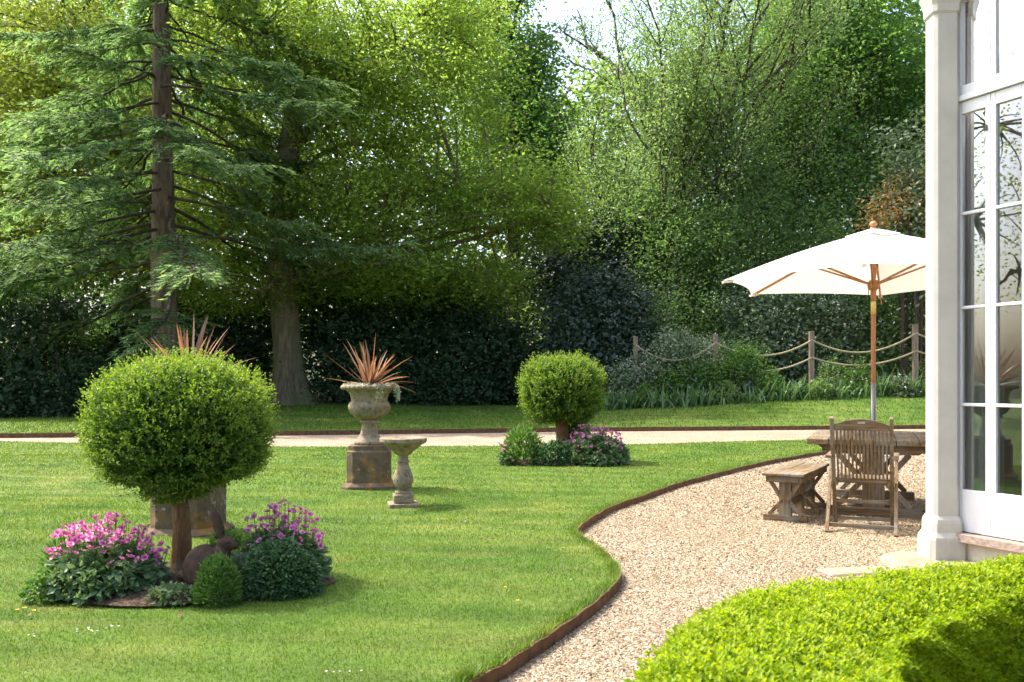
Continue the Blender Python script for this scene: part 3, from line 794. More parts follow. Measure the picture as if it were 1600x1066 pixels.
# ---- the big conifer on the left
def conifer():
    reseed(5)
    bx, by = X_at(258, 28.5), 28.5
    base = np.array([bx, by, float(gz(bx, by))])
    root = thing('conifer', 'tall dark conifer with sweeping drooping branches behind the large topiary ball', 'tree', base, group='trees around the lawn')
    Htop = 20.5
    tr = [(0, 0, -.1), (.0, 0, 2), (-.05, 0, 6), (-.12, 0, 12), (-.15, 0, 16.5), (-.15, 0, Htop)]
    part('trunk', trunk_mesh(tr, [.50, .40, .35, .27, .15, .02], 18, .35, .05), M['bark_red'], root, smooth=True)
    bb = MB(); P, U, R, LL = [], [], [], []
    h = 3.0; az = 0
    while h < Htop - .6:
        f = 1 - (h - 3) / (Htop - 3)
        az += 2.4 + rng.normal(0, .35)
        if (math.cos(az) > -.15 and h < 5.6 and rng.random() < .8) or (h < 4.2 and rng.random() < .6):
            h += .1; continue
        Lb = (8.9 * f ** .55 + .4) * rng.uniform(.5, 1.08)
        dirh = np.array([math.cos(az), math.sin(az), 0])
        slope0 = rng.uniform(-.30, .08) - .10 * f
        n = 14; t = np.linspace(0, 1, n)
        wig = np.cumsum(rng.normal(0, .018, n)) * Lb
        sag = slope0 * t * Lb + (-.10 * t ** 2 + .08 * t ** 4) * Lb * (1 + f)
        side = np.array([-dirh[1], dirh[0], 0])
        pth = np.array([0, 0, h]) + np.outer(t * Lb, dirh) + np.outer(wig, side); pth[:, 2] += sag
        tube(bb, pth, np.linspace(.052 * (.4 + f), .010, n), 6)
        nt_ = int(Lb * 10)
        for q in range(nt_):
            tt = rng.uniform(.22, 1.0) ** .75
            s_ = np.array([np.interp(tt, t, pth[:, c_]) for c_ in range(3)])
            lt = (1.9 * (1 - .78 * tt) + .25) * min(1, Lb / 6) * rng.uniform(.5, 1.15)
            a2 = rng.choice([-1, 1]) * rng.uniform(.5, 1.15)
            d2 = dirh * math.cos(a2) + side * math.sin(a2)
            m_ = 4; tq = np.linspace(0, 1, m_)
            tw = s_ + np.outer(tq * lt, d2); tw[:, 2] += rng.uniform(-.25, .3) * lt * tq - rng.uniform(.2, .75) * lt * tq ** 2
            tube(bb, tw, np.linspace(.014, .005, m_), 3, cap=False)
            ns = int(lt * 27) + 6
            ts = rng.random(ns)
            pp = np.stack([np.interp(ts, tq, tw[:, c_]) for c_ in range(3)], -1)
            sgn = rng.choice([-1, 1], ns)[:, None]
            perp = np.array([-d2[1], d2[0], 0])
            uu = d2 * rng.uniform(.5, 1.1, (ns, 1)) + perp * sgn * rng.uniform(.2, .9, (ns, 1)) + np.array([0, 0, -1]) * rng.uniform(.0, .75, (ns, 1))
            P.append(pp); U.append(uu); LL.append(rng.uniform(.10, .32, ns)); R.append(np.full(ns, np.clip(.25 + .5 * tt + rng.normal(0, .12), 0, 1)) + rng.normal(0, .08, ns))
        h += rng.uniform(.085, .19) * (1.1 - .2 * f)
    P, U, R, LL = np.concatenate(P), np.concatenate(U), np.concatenate(R), np.concatenate(LL)
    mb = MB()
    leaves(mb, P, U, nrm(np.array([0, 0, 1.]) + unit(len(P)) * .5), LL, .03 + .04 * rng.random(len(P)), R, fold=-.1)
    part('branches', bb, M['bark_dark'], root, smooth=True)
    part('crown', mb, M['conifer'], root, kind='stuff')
conifer()

def base_at(px, d): 
    x = X_at(px, d); return np.array([x, d, float(gz(x, d)) - .05])
b = base_at(455, 31.4)
broadleaf('beech_tree', 'large yellow-green beech with thick fluted trunk right of the conifer', b,
          [(0, 0, 0), (-.15, 0, 2.2), (-.35, 0, 5), (-.1, 0, 9), (.6, .3, 14), (1, .5, 19)], [.52, .46, .47, .38, .25, .06],
          [lobe(620, 150, 32, 190, 180, 4.5), lobe(440, 60, 32, 170, 150, 4.5), lobe(790, 300, 31, 115, 85, 3.2, 1.2), lobe(570, 340, 31, 170, 90, 3.5),
           lobe(370, 310, 33, 120, 120, 3.5), lobe(700, 20, 33, 95, 120, 4), lobe(870, 345, 30.5, 50, 45, 2, 1.2), lobe(650, 430, 30.5, 190, 40, 2.5, .9),
           lobe(400, 450, 32, 130, 60, 2.5, .7)],
          2900, 50, .14, .85, 'beech', 'bark_beech', .55, 3, 420, droop=.3, flat=.4)
b = base_at(60, 40)
broadleaf('lime_tree', 'pale yellow-green lime tree behind the conifer at the left edge', b,
          [(0, 0, 0), (.1, 0, 6), (.4, 0, 14)], [.35, .28, .08],
          [lobe(70, 130, 40, 160, 150, 5), lobe(190, 230, 39, 110, 130, 4), lobe(-40, 300, 39, 140, 110, 4), lobe(120, 380, 38, 160, 80, 3), lobe(100, -80, 41, 200, 110, 5, .5), lobe(290, 420, 37, 90, 110, 3)],
          1350, 50, .23, 1.25, 'lime', 'bark_dark', .4, 2, 90)
b = base_at(800, 44)
broadleaf('sycamore_tree', 'bright green sycamore rising beside the sky gap behind the beech', b,
          [(0, 0, 0), (.1, 0, 8), (0, 0, 17)], [.4, .3, .08],
          [lobe(775, 110, 44, 70, 110, 3.5), lobe(825, 170, 43, 40, 90, 2.5), lobe(790, 260, 43, 80, 80, 3), lobe(770, -40, 44, 60, 80, 3), lobe(850, 240, 42, 55, 110, 3), lobe(835, 90, 43, 32, 60, 2)],
          640, 52, .22, 1.05, 'maple', 'bark_dark', .4, 2, 50, tilt=1.0)
b = base_at(1345, 38)
broadleaf('maple_tree', 'broad mid-green maple above the parasol at the right', b,
          [(0, 0, 0), (.05, 0, 5), (-.2, 0, 10), (-.1, .2, 15)], [.42, .33, .22, .06],
          [lobe(1330, 110, 38, 115, 130, 4), lobe(1430, 210, 37, 70, 140, 3), lobe(1245, 210, 37, 75, 100, 3), lobe(1340, -70, 38, 140, 90, 4, .6), lobe(1330, 290, 36.5, 130, 60, 3), lobe(1240, 40, 39, 60, 90, 3)],
          1150, 48, .20, 1.0, 'maple', 'bark_dark', .4, 3, 110, tilt=1.0)

# ---- the loose, many-stemmed tree against the sky
def loose_tree():
    reseed(21)
    base = base_at(1045, 35)
    root = thing('alder_tree', 'loose open tree of many thin stems with sky showing through', 'tree', base, group='trees around the lawn')
    bb = MB(); tips = []
    def grow(p, d, L, r, lev):
        n = 6; pts = [p]; dd = d.copy()
        for q in range(n):
            dd = nrm(dd + rng.normal(0, .09, 3) + np.array([0, 0, .04])); pts.append(pts[-1] + dd * L / n)
        pts = np.array(pts)
        tube(bb, pts, np.linspace(r, r * .6, n + 1), 7 if lev < 2 else 4, cap=False)
        if lev >= 2:
            for q in range(4 if lev == 2 else 8): tips.append(pts[rng.integers(2, n + 1)] + rng.normal(0, .08, 3))
        if lev < 4:
            for q in range((5, 4, 3, 3)[lev]):
                t = n if q == 0 else rng.integers(1, n + 1)
                nd = nrm(dd + rng.normal(0, .5, 3) * np.array([1, .9, .35]))
                grow(pts[t], nd, L * rng.uniform(.5, .72), r * (.72 if q == 0 else .45), lev + 1)
    for px, lean, L, r in ((0, (-.05, 0, 1), 8.6, .23), (.35, (.16, .1, 1), 9, .2), (-.4, (-.16, -.1, 1), 7.8, .17), (.2, (.34, -.1, 1), 8, .15), (.0, (.05, .2, 1), 9.2, .18), (-.2, (-.30, .1, 1), 5.6, .12), (.4, (.55, .1, 1), 6.4, .12)):
        grow(np.array([px, 0, 0.]), nrm(np.array(lean, float)), L, r, 0)
    part('trunk', bb, M['bark_dark'], root, smooth=True)
    tips = np.array(tips); per = 8
    P = (tips[:, None] + rng.normal(0, .32, (len(tips), per, 3))).reshape(-1, 3)
    n = len(P); mb = MB()
    leaves(mb, P, unit(n), nrm(np.array([0, 0, .6]) + unit(n)), .118 * rng.uniform(.7, 1.3, n), .078, np.repeat(rng.normal(.42, .15, len(tips)), per) + rng.normal(0, .1, n))
    part('crown', mb, M['willow'], root, kind='stuff')
    return len(tips)
loose_tree()

def shrub(name, label, px, d, lobes, nclump, per, size, clump, mat, group='shrubs behind the lawn', aspect=.5, tilt=1.2, cat='shrub', core=True, flat=.8, bias=4.0):
    reseed(len(label) * 13 + px)
    b = base_at(px, d)
    root = thing(name, label, cat, b, group=group)
    mb, Cn = crown_leaves(lobes, b, nclump, per, size, clump, flat=flat, aspect=aspect, droop=.15, bias=bias, tilt=tilt)
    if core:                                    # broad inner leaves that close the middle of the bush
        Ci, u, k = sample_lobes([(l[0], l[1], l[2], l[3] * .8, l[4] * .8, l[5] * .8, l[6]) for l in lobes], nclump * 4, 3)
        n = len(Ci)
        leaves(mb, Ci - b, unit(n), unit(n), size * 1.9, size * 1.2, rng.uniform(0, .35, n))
    part('foliage', mb, M[mat], root, kind='stuff')
    for q in rng.choice(len(Cn), 9, False):
        part('stem', tube(MB(), bez(np.array([rng.normal(0, .15), rng.normal(0, .15), 0]), Cn[q] * np.array([.4, .4, .6]), Cn[q], 7), np.linspace(.05, .012, 7), 6, cap=False), M['bark_dark'], root)
    return root
shrub('laurel_hedge', 'dark laurel hedge at the left edge beyond the drive', 90, 30, [lobe(-60, 620, 30, 120, 80, 1.6), lobe(60, 605, 30, 110, 75, 1.6), lobe(170, 610, 30.3, 100, 70, 1.6), lobe(240, 610, 30.6, 60, 70, 1.5), lobe(20, 500, 31, 120, 90, 1.8)], 620, 26, .17, .6, 'laurel')
shrub('laurel', 'dark laurel between the left hedge and the conifer trunk', 200, 35, [lobe(130, 520, 35, 90, 60, 1.8), lobe(220, 530, 35, 90, 80, 1.8), lobe(290, 520, 35, 70, 70, 1.6)], 380, 26, .18, .65, 'laurel')
shrub('laurel', 'dark laurel under the conifer left of the beech trunk', 340, 32.8, [lobe(340, 570, 32.8, 100, 85, 1.8), lobe(400, 520, 34, 70, 70, 1.6)], 300, 26, .17, .6, 'laurel')
shrub('laurel', 'tall black-green laurel bank behind the nearer stone urn', 590, 32.5, [lobe(550, 560, 32.5, 95, 95, 1.8), lobe(620, 545, 32.6, 90, 110, 1.8), lobe(520, 490, 33.5, 80, 90, 1.6), lobe(600, 600, 31.9, 120, 45, 1.2)], 620, 26, .17, .6, 'laurel')
shrub('laurel', 'black-green laurel bank left of the far topiary ball', 760, 32.2, [lobe(730, 560, 32.2, 85, 90, 1.8), lobe(800, 570, 32.3, 80, 85, 1.8), lobe(690, 480, 33.4, 90, 80, 1.6), lobe(740, 605, 31.7, 110, 42, 1.2)], 560, 26, .17, .6, 'laurel')
shrub('yew', 'mid-green spreading yew above the dark laurels in the middle', 650, 34.5, [lobe(650, 440, 34.5, 110, 60, 2), lobe(760, 450, 34.3, 90, 60, 2), lobe(560, 440, 34.8, 80, 55, 2)], 330, 30, .15, .9, 'wood_leaf', flat=.5)
shrub('holly', 'rounded blue-green holly bush above the far topiary ball', 930, 31, [lobe(900, 500, 31, 65, 70, 1.6), lobe(970, 500, 31, 65, 75, 1.6), lobe(930, 560, 30.5, 85, 60, 1.6), lobe(940, 445, 31.6, 55, 35, 1.2)], 470, 26, .15, .55, 'holly')
shrub('holly', 'dark shaded bush under the right end of the beech branches', 940, 36, [lobe(900, 380, 36, 70, 60, 2), lobe(970, 380, 36, 60, 60, 2), lobe(860, 430, 35, 60, 50, 1.6)], 300, 26, .18, .7, 'holly')
shrub('hawthorn', 'grey-green leafy shrub left of the parasol under the open tree', 1075, 33, [lobe(1050, 400, 33, 65, 85, 2), lobe(1120, 390, 33, 70, 90, 2), lobe(1060, 500, 32, 90, 60, 1.8), lobe(1010, 330, 34, 60, 50, 2), lobe(1080, 560, 32, 110, 50, 1.5)], 560, 30, .13, .75, 'shrub')
shrub('hawthorn', 'dense leafy shrub rising behind the parasol canopy', 1230, 33.5, [lobe(1200, 350, 33.5, 70, 80, 2), lobe(1270, 370, 33.5, 70, 80, 2), lobe(1170, 280, 35, 70, 60, 2), lobe(1300, 320, 34.5, 80, 70, 2), lobe(1260, 440, 33.5, 150, 70, 1.6), lobe(1420, 400, 33.5, 90, 80, 1.6)], 520, 30, .13, .75, 'shrub')
shrub('rhododendron', 'grey-green rhododendron seen under the parasol left of its pole', 1230, 31.5, [lobe(1180, 500, 31.5, 70, 60, 1.6), lobe(1260, 495, 31.5, 75, 65, 1.6), lobe(1320, 520, 31.2, 60, 50, 1.5), lobe(1220, 560, 31.2, 110, 50, 1.3)], 460, 26, .13, .55, 'greyshrub')
shrub('rhododendron', 'green rhododendron under the parasol right of its pole', 1410, 30.8, [lobe(1400, 490, 30.8, 60, 70, 1.6), lobe(1460, 480, 30.6, 60, 80, 1.6), lobe(1350, 470, 31.6, 60, 60, 1.6), lobe(1400, 555, 30.6, 110, 45, 1.3)], 380, 26, .13, .55, 'shrub')
shrub('viburnum', 'white-flecked variegated shrub behind the first two fence posts', 1060, 29.6, [lobe(1055, 545, 29.6, 50, 35, 1.0), lobe(1090, 560, 29.5, 45, 35, 1.0), lobe(1010, 575, 29.3, 38, 35, .8), lobe(975, 590, 29.0, 26, 28, .7)], 330, 26, .085, .42, 'varieg', bias=2.2)
shrub('rose_bush', 'bushy green rose sprawling over the second rope fence post', 1140, 28.9, [lobe(1105, 590, 28.9, 55, 36, .8), lobe(1160, 570, 28.8, 38, 36, .7), lobe(1060, 600, 28.9, 45, 28, .7)], 330, 26, .08, .42, 'fresh', bias=2.2)
shrub('magnolia', 'grey-green broadleaf tree-like shrub beside the white pilaster above the parasol', 1440, 28.8, [lobe(1432, 240, 28.8, 45, 60, 1.2), lobe(1440, 330, 28.8, 45, 55, 1.2), lobe(1420, 300, 29, 30, 40, 1), lobe(1480, 430, 28.8, 60, 130, 1.3)], 330, 20, .19, .55, 'greyshrub', core=False)
shrub('acer', 'copper-orange acer leaves just above the parasol finial', 1415, 29.6, [lobe(1400, 325, 29.2, 42, 24, 1), lobe(1420, 295, 29.2, 38, 18, 1), lobe(1385, 345, 29.2, 22, 14, .8)], 80, 20, .14, .5, 'copper', core=False)

# far woodland closing the view, and a tree off to the left that the door panes mirror
mb_lobes = [lobe(x, y, d, rx, ry, 4, wt) for x, y, d, rx, ry, wt in
            ((-150, 250, 52, 200, 300, 1), (120, 430, 50, 220, 160, 1), (380, 260, 52, 200, 330, 1), (620, 300, 53, 190, 300, 1), (760, 420, 50, 170, 170, 1), (900, 470, 50, 160, 130, 1),
             (1040, 460, 50, 150, 150, 1), (1180, 330, 52, 110, 260, 1), (1330, 200, 53, 150, 330, 1), (1520, 250, 53, 170, 330, 1), (900, 330, 51, 90, 160, .9), (905, 200, 51, 60, 95, 1.8), (965, 150, 51, 60, 90, 1.4), (1050, 170, 52, 70, 90, .5), (1010, 300, 52, 110, 170, .8), (1110, 230, 52, 90, 190, .8), (180, 150, 53, 180, 250, 1.1), (30, 80, 52, 170, 170, 1.1), (300, 60, 53, 150, 170, .9), (300, 540, 46, 500, 60, .8), (1100, 530, 46, 500, 60, .8))]
mbw, _ = crown_leaves(mb_lobes, (0, 0, 0), 3300, 32, .44, 1.8, flat=.6, tilt=1.2)
o = obj('distant_wood', mbw.mesh('distant_wood', M['wood_leaf']))
tag(o, 'mass of green woodland far behind the garden trees', 'woodland', kind='stuff')
b = np.array([-24., 11., 0.])
broadleaf('ash_tree', 'open tree mirrored in the panes of the glazed doors', b,
          [(0, 0, 0), (.1, 0, 4), (0, 0, 9)], [.2, .16, .06], [(-24, 11, 8, 3.5, 3.5, 3, 1), (-24, 13, 11, 3, 3, 2.5, 1), (-25, 9, 5.5, 3, 3, 2, 1)],
          240, 16, .14, 1.3, 'lime', 'bark_beech', .4, 1, 130, tilt=1)

# ------------------------------------------------------------------ topiary balls
def topiary(name, label, loc, cz, rx, rz, tr, nleaf, size, seed):
    reseed(nleaf)
    root = thing(name, label, 'topiary', loc, group='clipped topiary balls on the lawn')
    tp = [(0, 0, 0), (.01, 0, cz * .3), (-.012, 0, cz * .55), (0, 0, cz)]
    part('trunk', trunk_mesh(tp, [tr * 1.12, tr, tr * .95, tr * .7], 16, .12, .06), M['bark_top'], root, smooth=True)
    bb = MB()
    for q in range(26):
        u = unit(1)[0]; e = u * np.array([rx, rx, rz]) * .88 + np.array([0, 0, cz])
        tube(bb, bez(np.array([0, 0, cz - rz * .75]), np.array([u[0] * rx * .3, u[1] * rx * .3, cz - rz * .2]), e, 7), np.linspace(tr * .35, .006, 7), 5, cap=False)
    part('branches', bb, M['bark_top'], root)
    # squarish-rounded ball of small leafy sprigs, lumpy, with dark gaps between them
    pw = 2.8; per = 9; n = nleaf // per
    def surf(u):
        rad = ((u[:, 0] ** 2 + u[:, 1] ** 2) ** (pw / 2) + np.abs(u[:, 2]) ** pw) ** (-1 / pw)
        lump = 1 + .035 * np.sin(u[:, 0] * 6 + seed) * np.sin(u[:, 2] * 7 + 2 * seed) + .03 * np.sin(u[:, 1] * 9 + seed) * np.sin(u[:, 0] * 8) + .02 * np.sin(u[:, 0] * 17 + u[:, 2] * 15)
        Z = u[:, 2] * rad
        und = np.where(Z < 0, 1 + .10 * np.sin(u[:, 0] * 5 + seed * 2) * np.clip(-Z, 0, 1), 1)
        return (rad * lump)[:, None] * u * np.column_stack([np.ones(len(u)), np.ones(len(u)), und])
    u = unit(n)
    depth = 1 - rng.exponential(.06, n)
    hole = (np.sin(u[:, 0] * 10 + 1.3 * seed) * np.sin(u[:, 1] * 9) * np.sin(u[:, 2] * 11 + seed)) > .38
    depth = np.clip(np.where(hole, depth - .09, depth), .5, 1.02)
    S = surf(u) * depth[:, None] * np.array([rx, rx, rz]) + np.array([0, 0, cz])
    D = nrm(u * .8 + np.array([0, 0, .45]) + unit(n) * .55)
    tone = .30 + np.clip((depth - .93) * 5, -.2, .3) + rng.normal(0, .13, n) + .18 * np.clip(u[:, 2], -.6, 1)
    mb = MB()
    for q in range(per):
        f = q / (per - 1)
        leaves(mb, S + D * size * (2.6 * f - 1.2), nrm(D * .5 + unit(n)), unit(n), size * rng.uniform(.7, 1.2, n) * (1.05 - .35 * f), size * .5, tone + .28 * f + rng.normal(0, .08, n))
    # young shoots breaking the clipped outline
    m_ = nleaf // 45; u = unit(m_); u[:, 2] = u[:, 2] * .9 + .15; u = nrm(u)
    S = surf(u) * np.array([rx, rx, rz]) * .99 + np.array([0, 0, cz]); D = nrm(u * .7 + np.array([0, 0, .6]) + unit(m_) * .4)
    for q in range(5):
        leaves(mb, S + D * size * (.5 + .62 * q), nrm(D + unit(m_) * .9), unit(m_), size * .8, size * .42, rng.uniform(.55, 1, m_))
    # dense dark inner leaves
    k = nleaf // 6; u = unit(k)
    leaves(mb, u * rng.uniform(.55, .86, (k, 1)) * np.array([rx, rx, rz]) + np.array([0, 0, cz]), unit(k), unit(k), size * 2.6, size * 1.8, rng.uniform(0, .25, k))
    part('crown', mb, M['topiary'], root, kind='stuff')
    return root
topiary('topiary_tree', 'large clipped ball topiary on a bare trunk in the left flower bed', (-2.10, 5.62, .05), .905, .535, .415, .046, 44000, .025, 1.0)
topiary('topiary_tree', 'smaller-looking clipped ball topiary beyond the bird bath by the drive', (.77, 13.75, .05), 1.05, .62, .50, .09, 26000, .040, 2.3)

# ------------------------------------------------------------------ foreground box hedge
def box_hedge():
    outer = np.array([(.25, 1.6), (.27, 2.15), (.30, 2.45), (.43, 2.81), (.59, 3.11), (.74, 3.32), (.92, 3.50), (1.22, 3.67), (1.7, 3.87), (2.47, 4.24), (3.2, 4.6)])
    inner = np.array([(1.05, 1.6), (1.06, 2.1), (1.08, 2.36), (1.13, 2.6), (1.22, 2.76), (1.30, 2.85), (1.38, 2.93), (1.48, 3.05), (1.62, 3.16), (2.02, 3.47), (2.8, 3.95)])
    root = thing('box_hedge', 'low clipped bright green box hedge curving across the near right corner', 'hedge', (1.0, 3.0, GRAVEL_Z))
    base = np.array([1.0, 3.0, GRAVEL_Z]); Htop = .49
    poly = [tuple(p) for p in outer] + [tuple(p) for p in inner[::-1]]
    def edge_dist(P):
        dd = np.full(len(P), 9.)
        for ln in (smooth_line(outer, 3), smooth_line(inner, 3)):
            for a, b in zip(ln[:-1], ln[1:]):
                ab = b - a; t = np.clip(((P - a) @ ab) / (ab @ ab), 0, 1)
                dd = np.minimum(dd, np.linalg.norm(P - a - t[:, None] * ab, axis=1))
        return dd
    mb = MB()
    # top shoots: short upright sprigs of leaf pairs
    n = 19500
    G = np.stack([rng.uniform(.2, 3.25, n * 2), rng.uniform(1.9, 4.62, n * 2)], -1); G = G[inside(G, poly)][:n]
    ed = edge_dist(G); n = len(G)
    zt = Htop - .16 * np.exp(-ed / .05) + .014 * np.sin(G[:, 0] * 13) * np.sin(G[:, 1] * 11) + .010 * np.sin(G[:, 0] * 29 + G[:, 1] * 23)
    S = np.column_stack([G, GRAVEL_Z + zt + rng.normal(0, .008, n)]); D = nrm(np.array([0, 0, 1.]) + unit(n) * .35)
    vig = rng.normal(.58, .16, n)
    for q in range(6):
        a = q * 1.57 + rng.uniform(0, 6.28, n); hh = rng.uniform(-.055, .028, n)
        H_ = np.stack([np.cos(a), np.sin(a), np.full(n, .55 + .12 * q)], -1)
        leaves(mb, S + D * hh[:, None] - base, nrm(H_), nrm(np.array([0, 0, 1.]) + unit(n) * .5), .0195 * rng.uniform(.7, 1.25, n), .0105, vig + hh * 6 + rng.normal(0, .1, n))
    # sides
    for ln, cnt in ((smooth_line(outer, 3), 6000), (smooth_line(inner, 3), 36000)):
        i = rng.integers(0, len(ln) - 1, cnt); t = rng.random((cnt, 1)); Pp = ln[i] * (1 - t) + ln[i + 1] * t
        tg = nrm(ln[i + 1] - ln[i]); nn = np.stack([-tg[:, 1], tg[:, 0]], -1)
        if cnt > 10000: nn = -nn
        z = rng.uniform(0, Htop - .02, cnt)
        dep = rng.exponential(.025, cnt) + .03 * (np.sin(Pp[:, 0] * 17 + z * 21) * np.sin(z * 25 + Pp[:, 1] * 13)) + .03 * np.clip((z - Htop + .12) / .12, 0, 1)
        P3 = np.column_stack([Pp - nn * dep[:, None], GRAVEL_Z + z]); n3 = np.column_stack([nn, np.full(cnt, .4)])
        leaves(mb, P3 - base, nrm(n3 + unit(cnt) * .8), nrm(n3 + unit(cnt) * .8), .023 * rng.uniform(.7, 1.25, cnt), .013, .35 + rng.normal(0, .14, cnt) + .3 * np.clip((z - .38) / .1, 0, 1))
    # inside: darker, larger leaves that close the hedge
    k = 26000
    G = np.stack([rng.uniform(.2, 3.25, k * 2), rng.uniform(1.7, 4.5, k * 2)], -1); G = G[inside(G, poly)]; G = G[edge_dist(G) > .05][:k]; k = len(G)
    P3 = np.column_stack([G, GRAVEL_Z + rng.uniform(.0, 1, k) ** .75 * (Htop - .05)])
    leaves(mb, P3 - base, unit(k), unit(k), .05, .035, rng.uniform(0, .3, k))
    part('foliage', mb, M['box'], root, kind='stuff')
    bb = MB()
    cl = (smooth_line(outer, 3) + smooth_line(inner, 3)) / 2
    for p in cl[:-3:2]:
        for q in range(3):
            s_ = np.array([p[0] + rng.normal(0, .05), p[1] + rng.normal(0, .05), GRAVEL_Z]) - base
            tube(bb, bez(s_, s_ + np.array([rng.normal(0, .08), rng.normal(0, .08), .2]), s_ + np.array([rng.normal(0, .1), rng.normal(0, .1), .34]), 5), np.linspace(.010, .004, 5), 5, cap=False)
    part('stems', bb, M['bark_dark'], root, kind='stuff')
box_hedge()

# ------------------------------------------------------------------ flower-bed plants
def flower_mesh(name, mat, petals=6, r=.016, cup=.4):
    mb = MB(); a = np.arange(petals) * 2 * math.pi / petals
    U = np.stack([np.cos(a), np.sin(a), np.full(petals, cup)], -1)
    leaves(mb, np.zeros((petals, 3)), U, np.tile([0, 0, 1.], (petals, 1)), r, r * .95, rng.uniform(.3, 1, petals), fold=.1)
    U2 = np.stack([np.cos(a + .5), np.sin(a + .5), np.full(petals, 1.2)], -1)
    leaves(mb, np.zeros((petals, 3)), U2, np.tile([0, 0, 1.], (petals, 1)), r * .7, r * .6, rng.uniform(0, .6, petals), fold=.1)
    return mb.mesh(name, mat)
FLW = {k: [flower_mesh('flower', M[m], 6, r) for _ in range(4)] for k, m, r in (('pink', 'petal', .024), ('pinkfar', 'petal', .028), ('white', 'white_petal', .03), ('blue', 'blue_petal', .045), ('orange', 'copper', .05), ('yellow', 'yellow_petal', .013))}
def mound(name, label, loc, rx, ry, h, n, size, mat, cat='plant', aspect=.75, flowers=0, fl='pink', flh=.08, group=None, upright=0., lobed=True, flspread=1.0, flback=0.):
    root = thing(name, label, cat, loc, group=group)
    u = unit(n); u[:, 2] = np.abs(u[:, 2])
    lump = 1 + (.09 * np.sin(u[:, 0] * 8 + loc[0] * 9) * np.sin(u[:, 1] * 9 + 1) + .06 * np.sin(u[:, 0] * 17 + u[:, 2] * 11) if lobed else .03 * np.sin(u[:, 0] * 9))
    dep = lump * (1 - rng.exponential(.11, n)).clip(.3, 1.05)
    P = u * dep[:, None] * np.array([rx, ry, h])
    U = nrm(u * np.array([1, 1, .5]) + unit(n) * .8 + np.array([0, 0, upright]))
    mb = MB()
    leaves(mb, P, U, nrm(u + unit(n) * .7 + np.array([0, 0, .4])), size * rng.uniform(.6, 1.3, n), size * aspect, .5 + rng.normal(0, .18, n) + (dep - .9) * .8, fold=.2)
    part('foliage', mb, M[mat], root, kind='stuff')
    if flowers:
        bb = MB()
        for q in range(flowers):
            a = rng.uniform(0, 6.28); rr = math.sqrt(rng.random()) * .98 * flspread
            x, y = rr * math.cos(a) * rx, rr * math.sin(a) * ry * (1 - .3 * flback) + flback * ry * .5
            zt = h * math.sqrt(max(.02, 1 - min(.97, (x / rx) ** 2 + (y / ry) ** 2))) + rng.uniform(.1, 1) * flh
            f = obj('flower', FLW[fl][rng.integers(4)], root, (x, y, zt))
            s_ = rng.uniform(.7, 1.35); f.scale = (s_, s_, s_); f.rotation_euler = (rng.uniform(-.9, .9), rng.uniform(-.9, .9), rng.uniform(0, 6))
            tube(bb, [(x * .8, y * .8, max(0, zt - flh - .06)), (x * .95, y * .95, zt - flh * .4), (x, y, zt)], .0018, 3, cap=False)
        part('stems', bb, M['fresh'], root, kind='stuff')
    return root
GB = 'plants in the beds under the topiary balls'
mound('geranium', 'wide geranium mound with many pink flowers left of the large topiary trunk', (-2.40, 5.22, .02), .335, .28, .25, 2800, .052, 'geranium', flowers=240, flh=.19, group=GB, flspread=1.05, flback=.35)
mound('geranium', 'pink-flowered geranium behind the dark domed shrub right of the statue', (-1.44, 5.52, .03), .27, .20, .27, 1500, .055, 'geranium', flowers=120, flh=.20, group=GB)
mound('leafy_clump', 'low pale green leafy clump at the left tip of the near bed', (-2.64, 5.06, .01), .13, .12, .14, 700, .035, 'fresh', group=GB, aspect=.5)
mound('leafy_clump', 'tall bright green clump at the back left of the near bed', (-2.74, 5.45, .03), .13, .12, .24, 500, .055, 'fresh', group=GB, aspect=.35, upright=.8)
mound('leafy_clump', 'bright green leaves just behind the rabbit statue', (-1.86, 5.78, .04), .13, .10, .20, 420, .055, 'fresh', group=GB, aspect=.35, upright=.9)
mound('leafy_clump', 'low grey-green leaves between the geranium mound and the small dome shrub', (-1.90, 4.99, .0), .15, .10, .09, 420, .034, 'geranium', group=GB, aspect=.6)
mound('hebe', 'small upright dark green dome shrub in front of the rabbit statue', (-1.655, 4.98, .0), .115, .115, .255, 2200, .036, 'fresh', group=GB, aspect=.3, upright=.7, lobed=False, cat='shrub')
mound('dome_shrub', 'dense dark green domed shrub right of the rabbit statue', (-1.37, 5.22, .0), .245, .20, .30, 6500, .026, 'dome', group=GB, aspect=.65, lobed=False, cat='shrub')
mound('geranium', 'pink-flowered geranium mound right of the far topiary trunk', (1.22, 13.25, .03), .50, .40, .40, 2600, .075, 'geranium', flowers=130, fl='pinkfar', flh=.2, group=GB)
mound('leafy_clump', 'strappy dark green clump at the left of the far topiary bed', (.14, 13.25, .03), .27, .25, .48, 1100, .12, 'fresh', group=GB, aspect=.22, upright=.9)
mound('leafy_clump', 'low round green clump in front of the far topiary trunk', (.62, 13.15, .03), .30, .25, .30, 1500, .06, 'dome', group=GB, aspect=.6)
mound('leafy_clump', 'bright green upright clump just behind the far topiary trunk', (1.02, 13.85, .04), .22, .2, .52, 800, .11, 'fresh', group=GB, aspect=.4, upright=.8)
mound('geranium', 'few pink flowers at the far left of the far topiary bed', (-.06, 13.12, .02), .13, .12, .22, 250, .06, 'geranium', flowers=12, fl='pinkfar', flh=.14, group=GB)

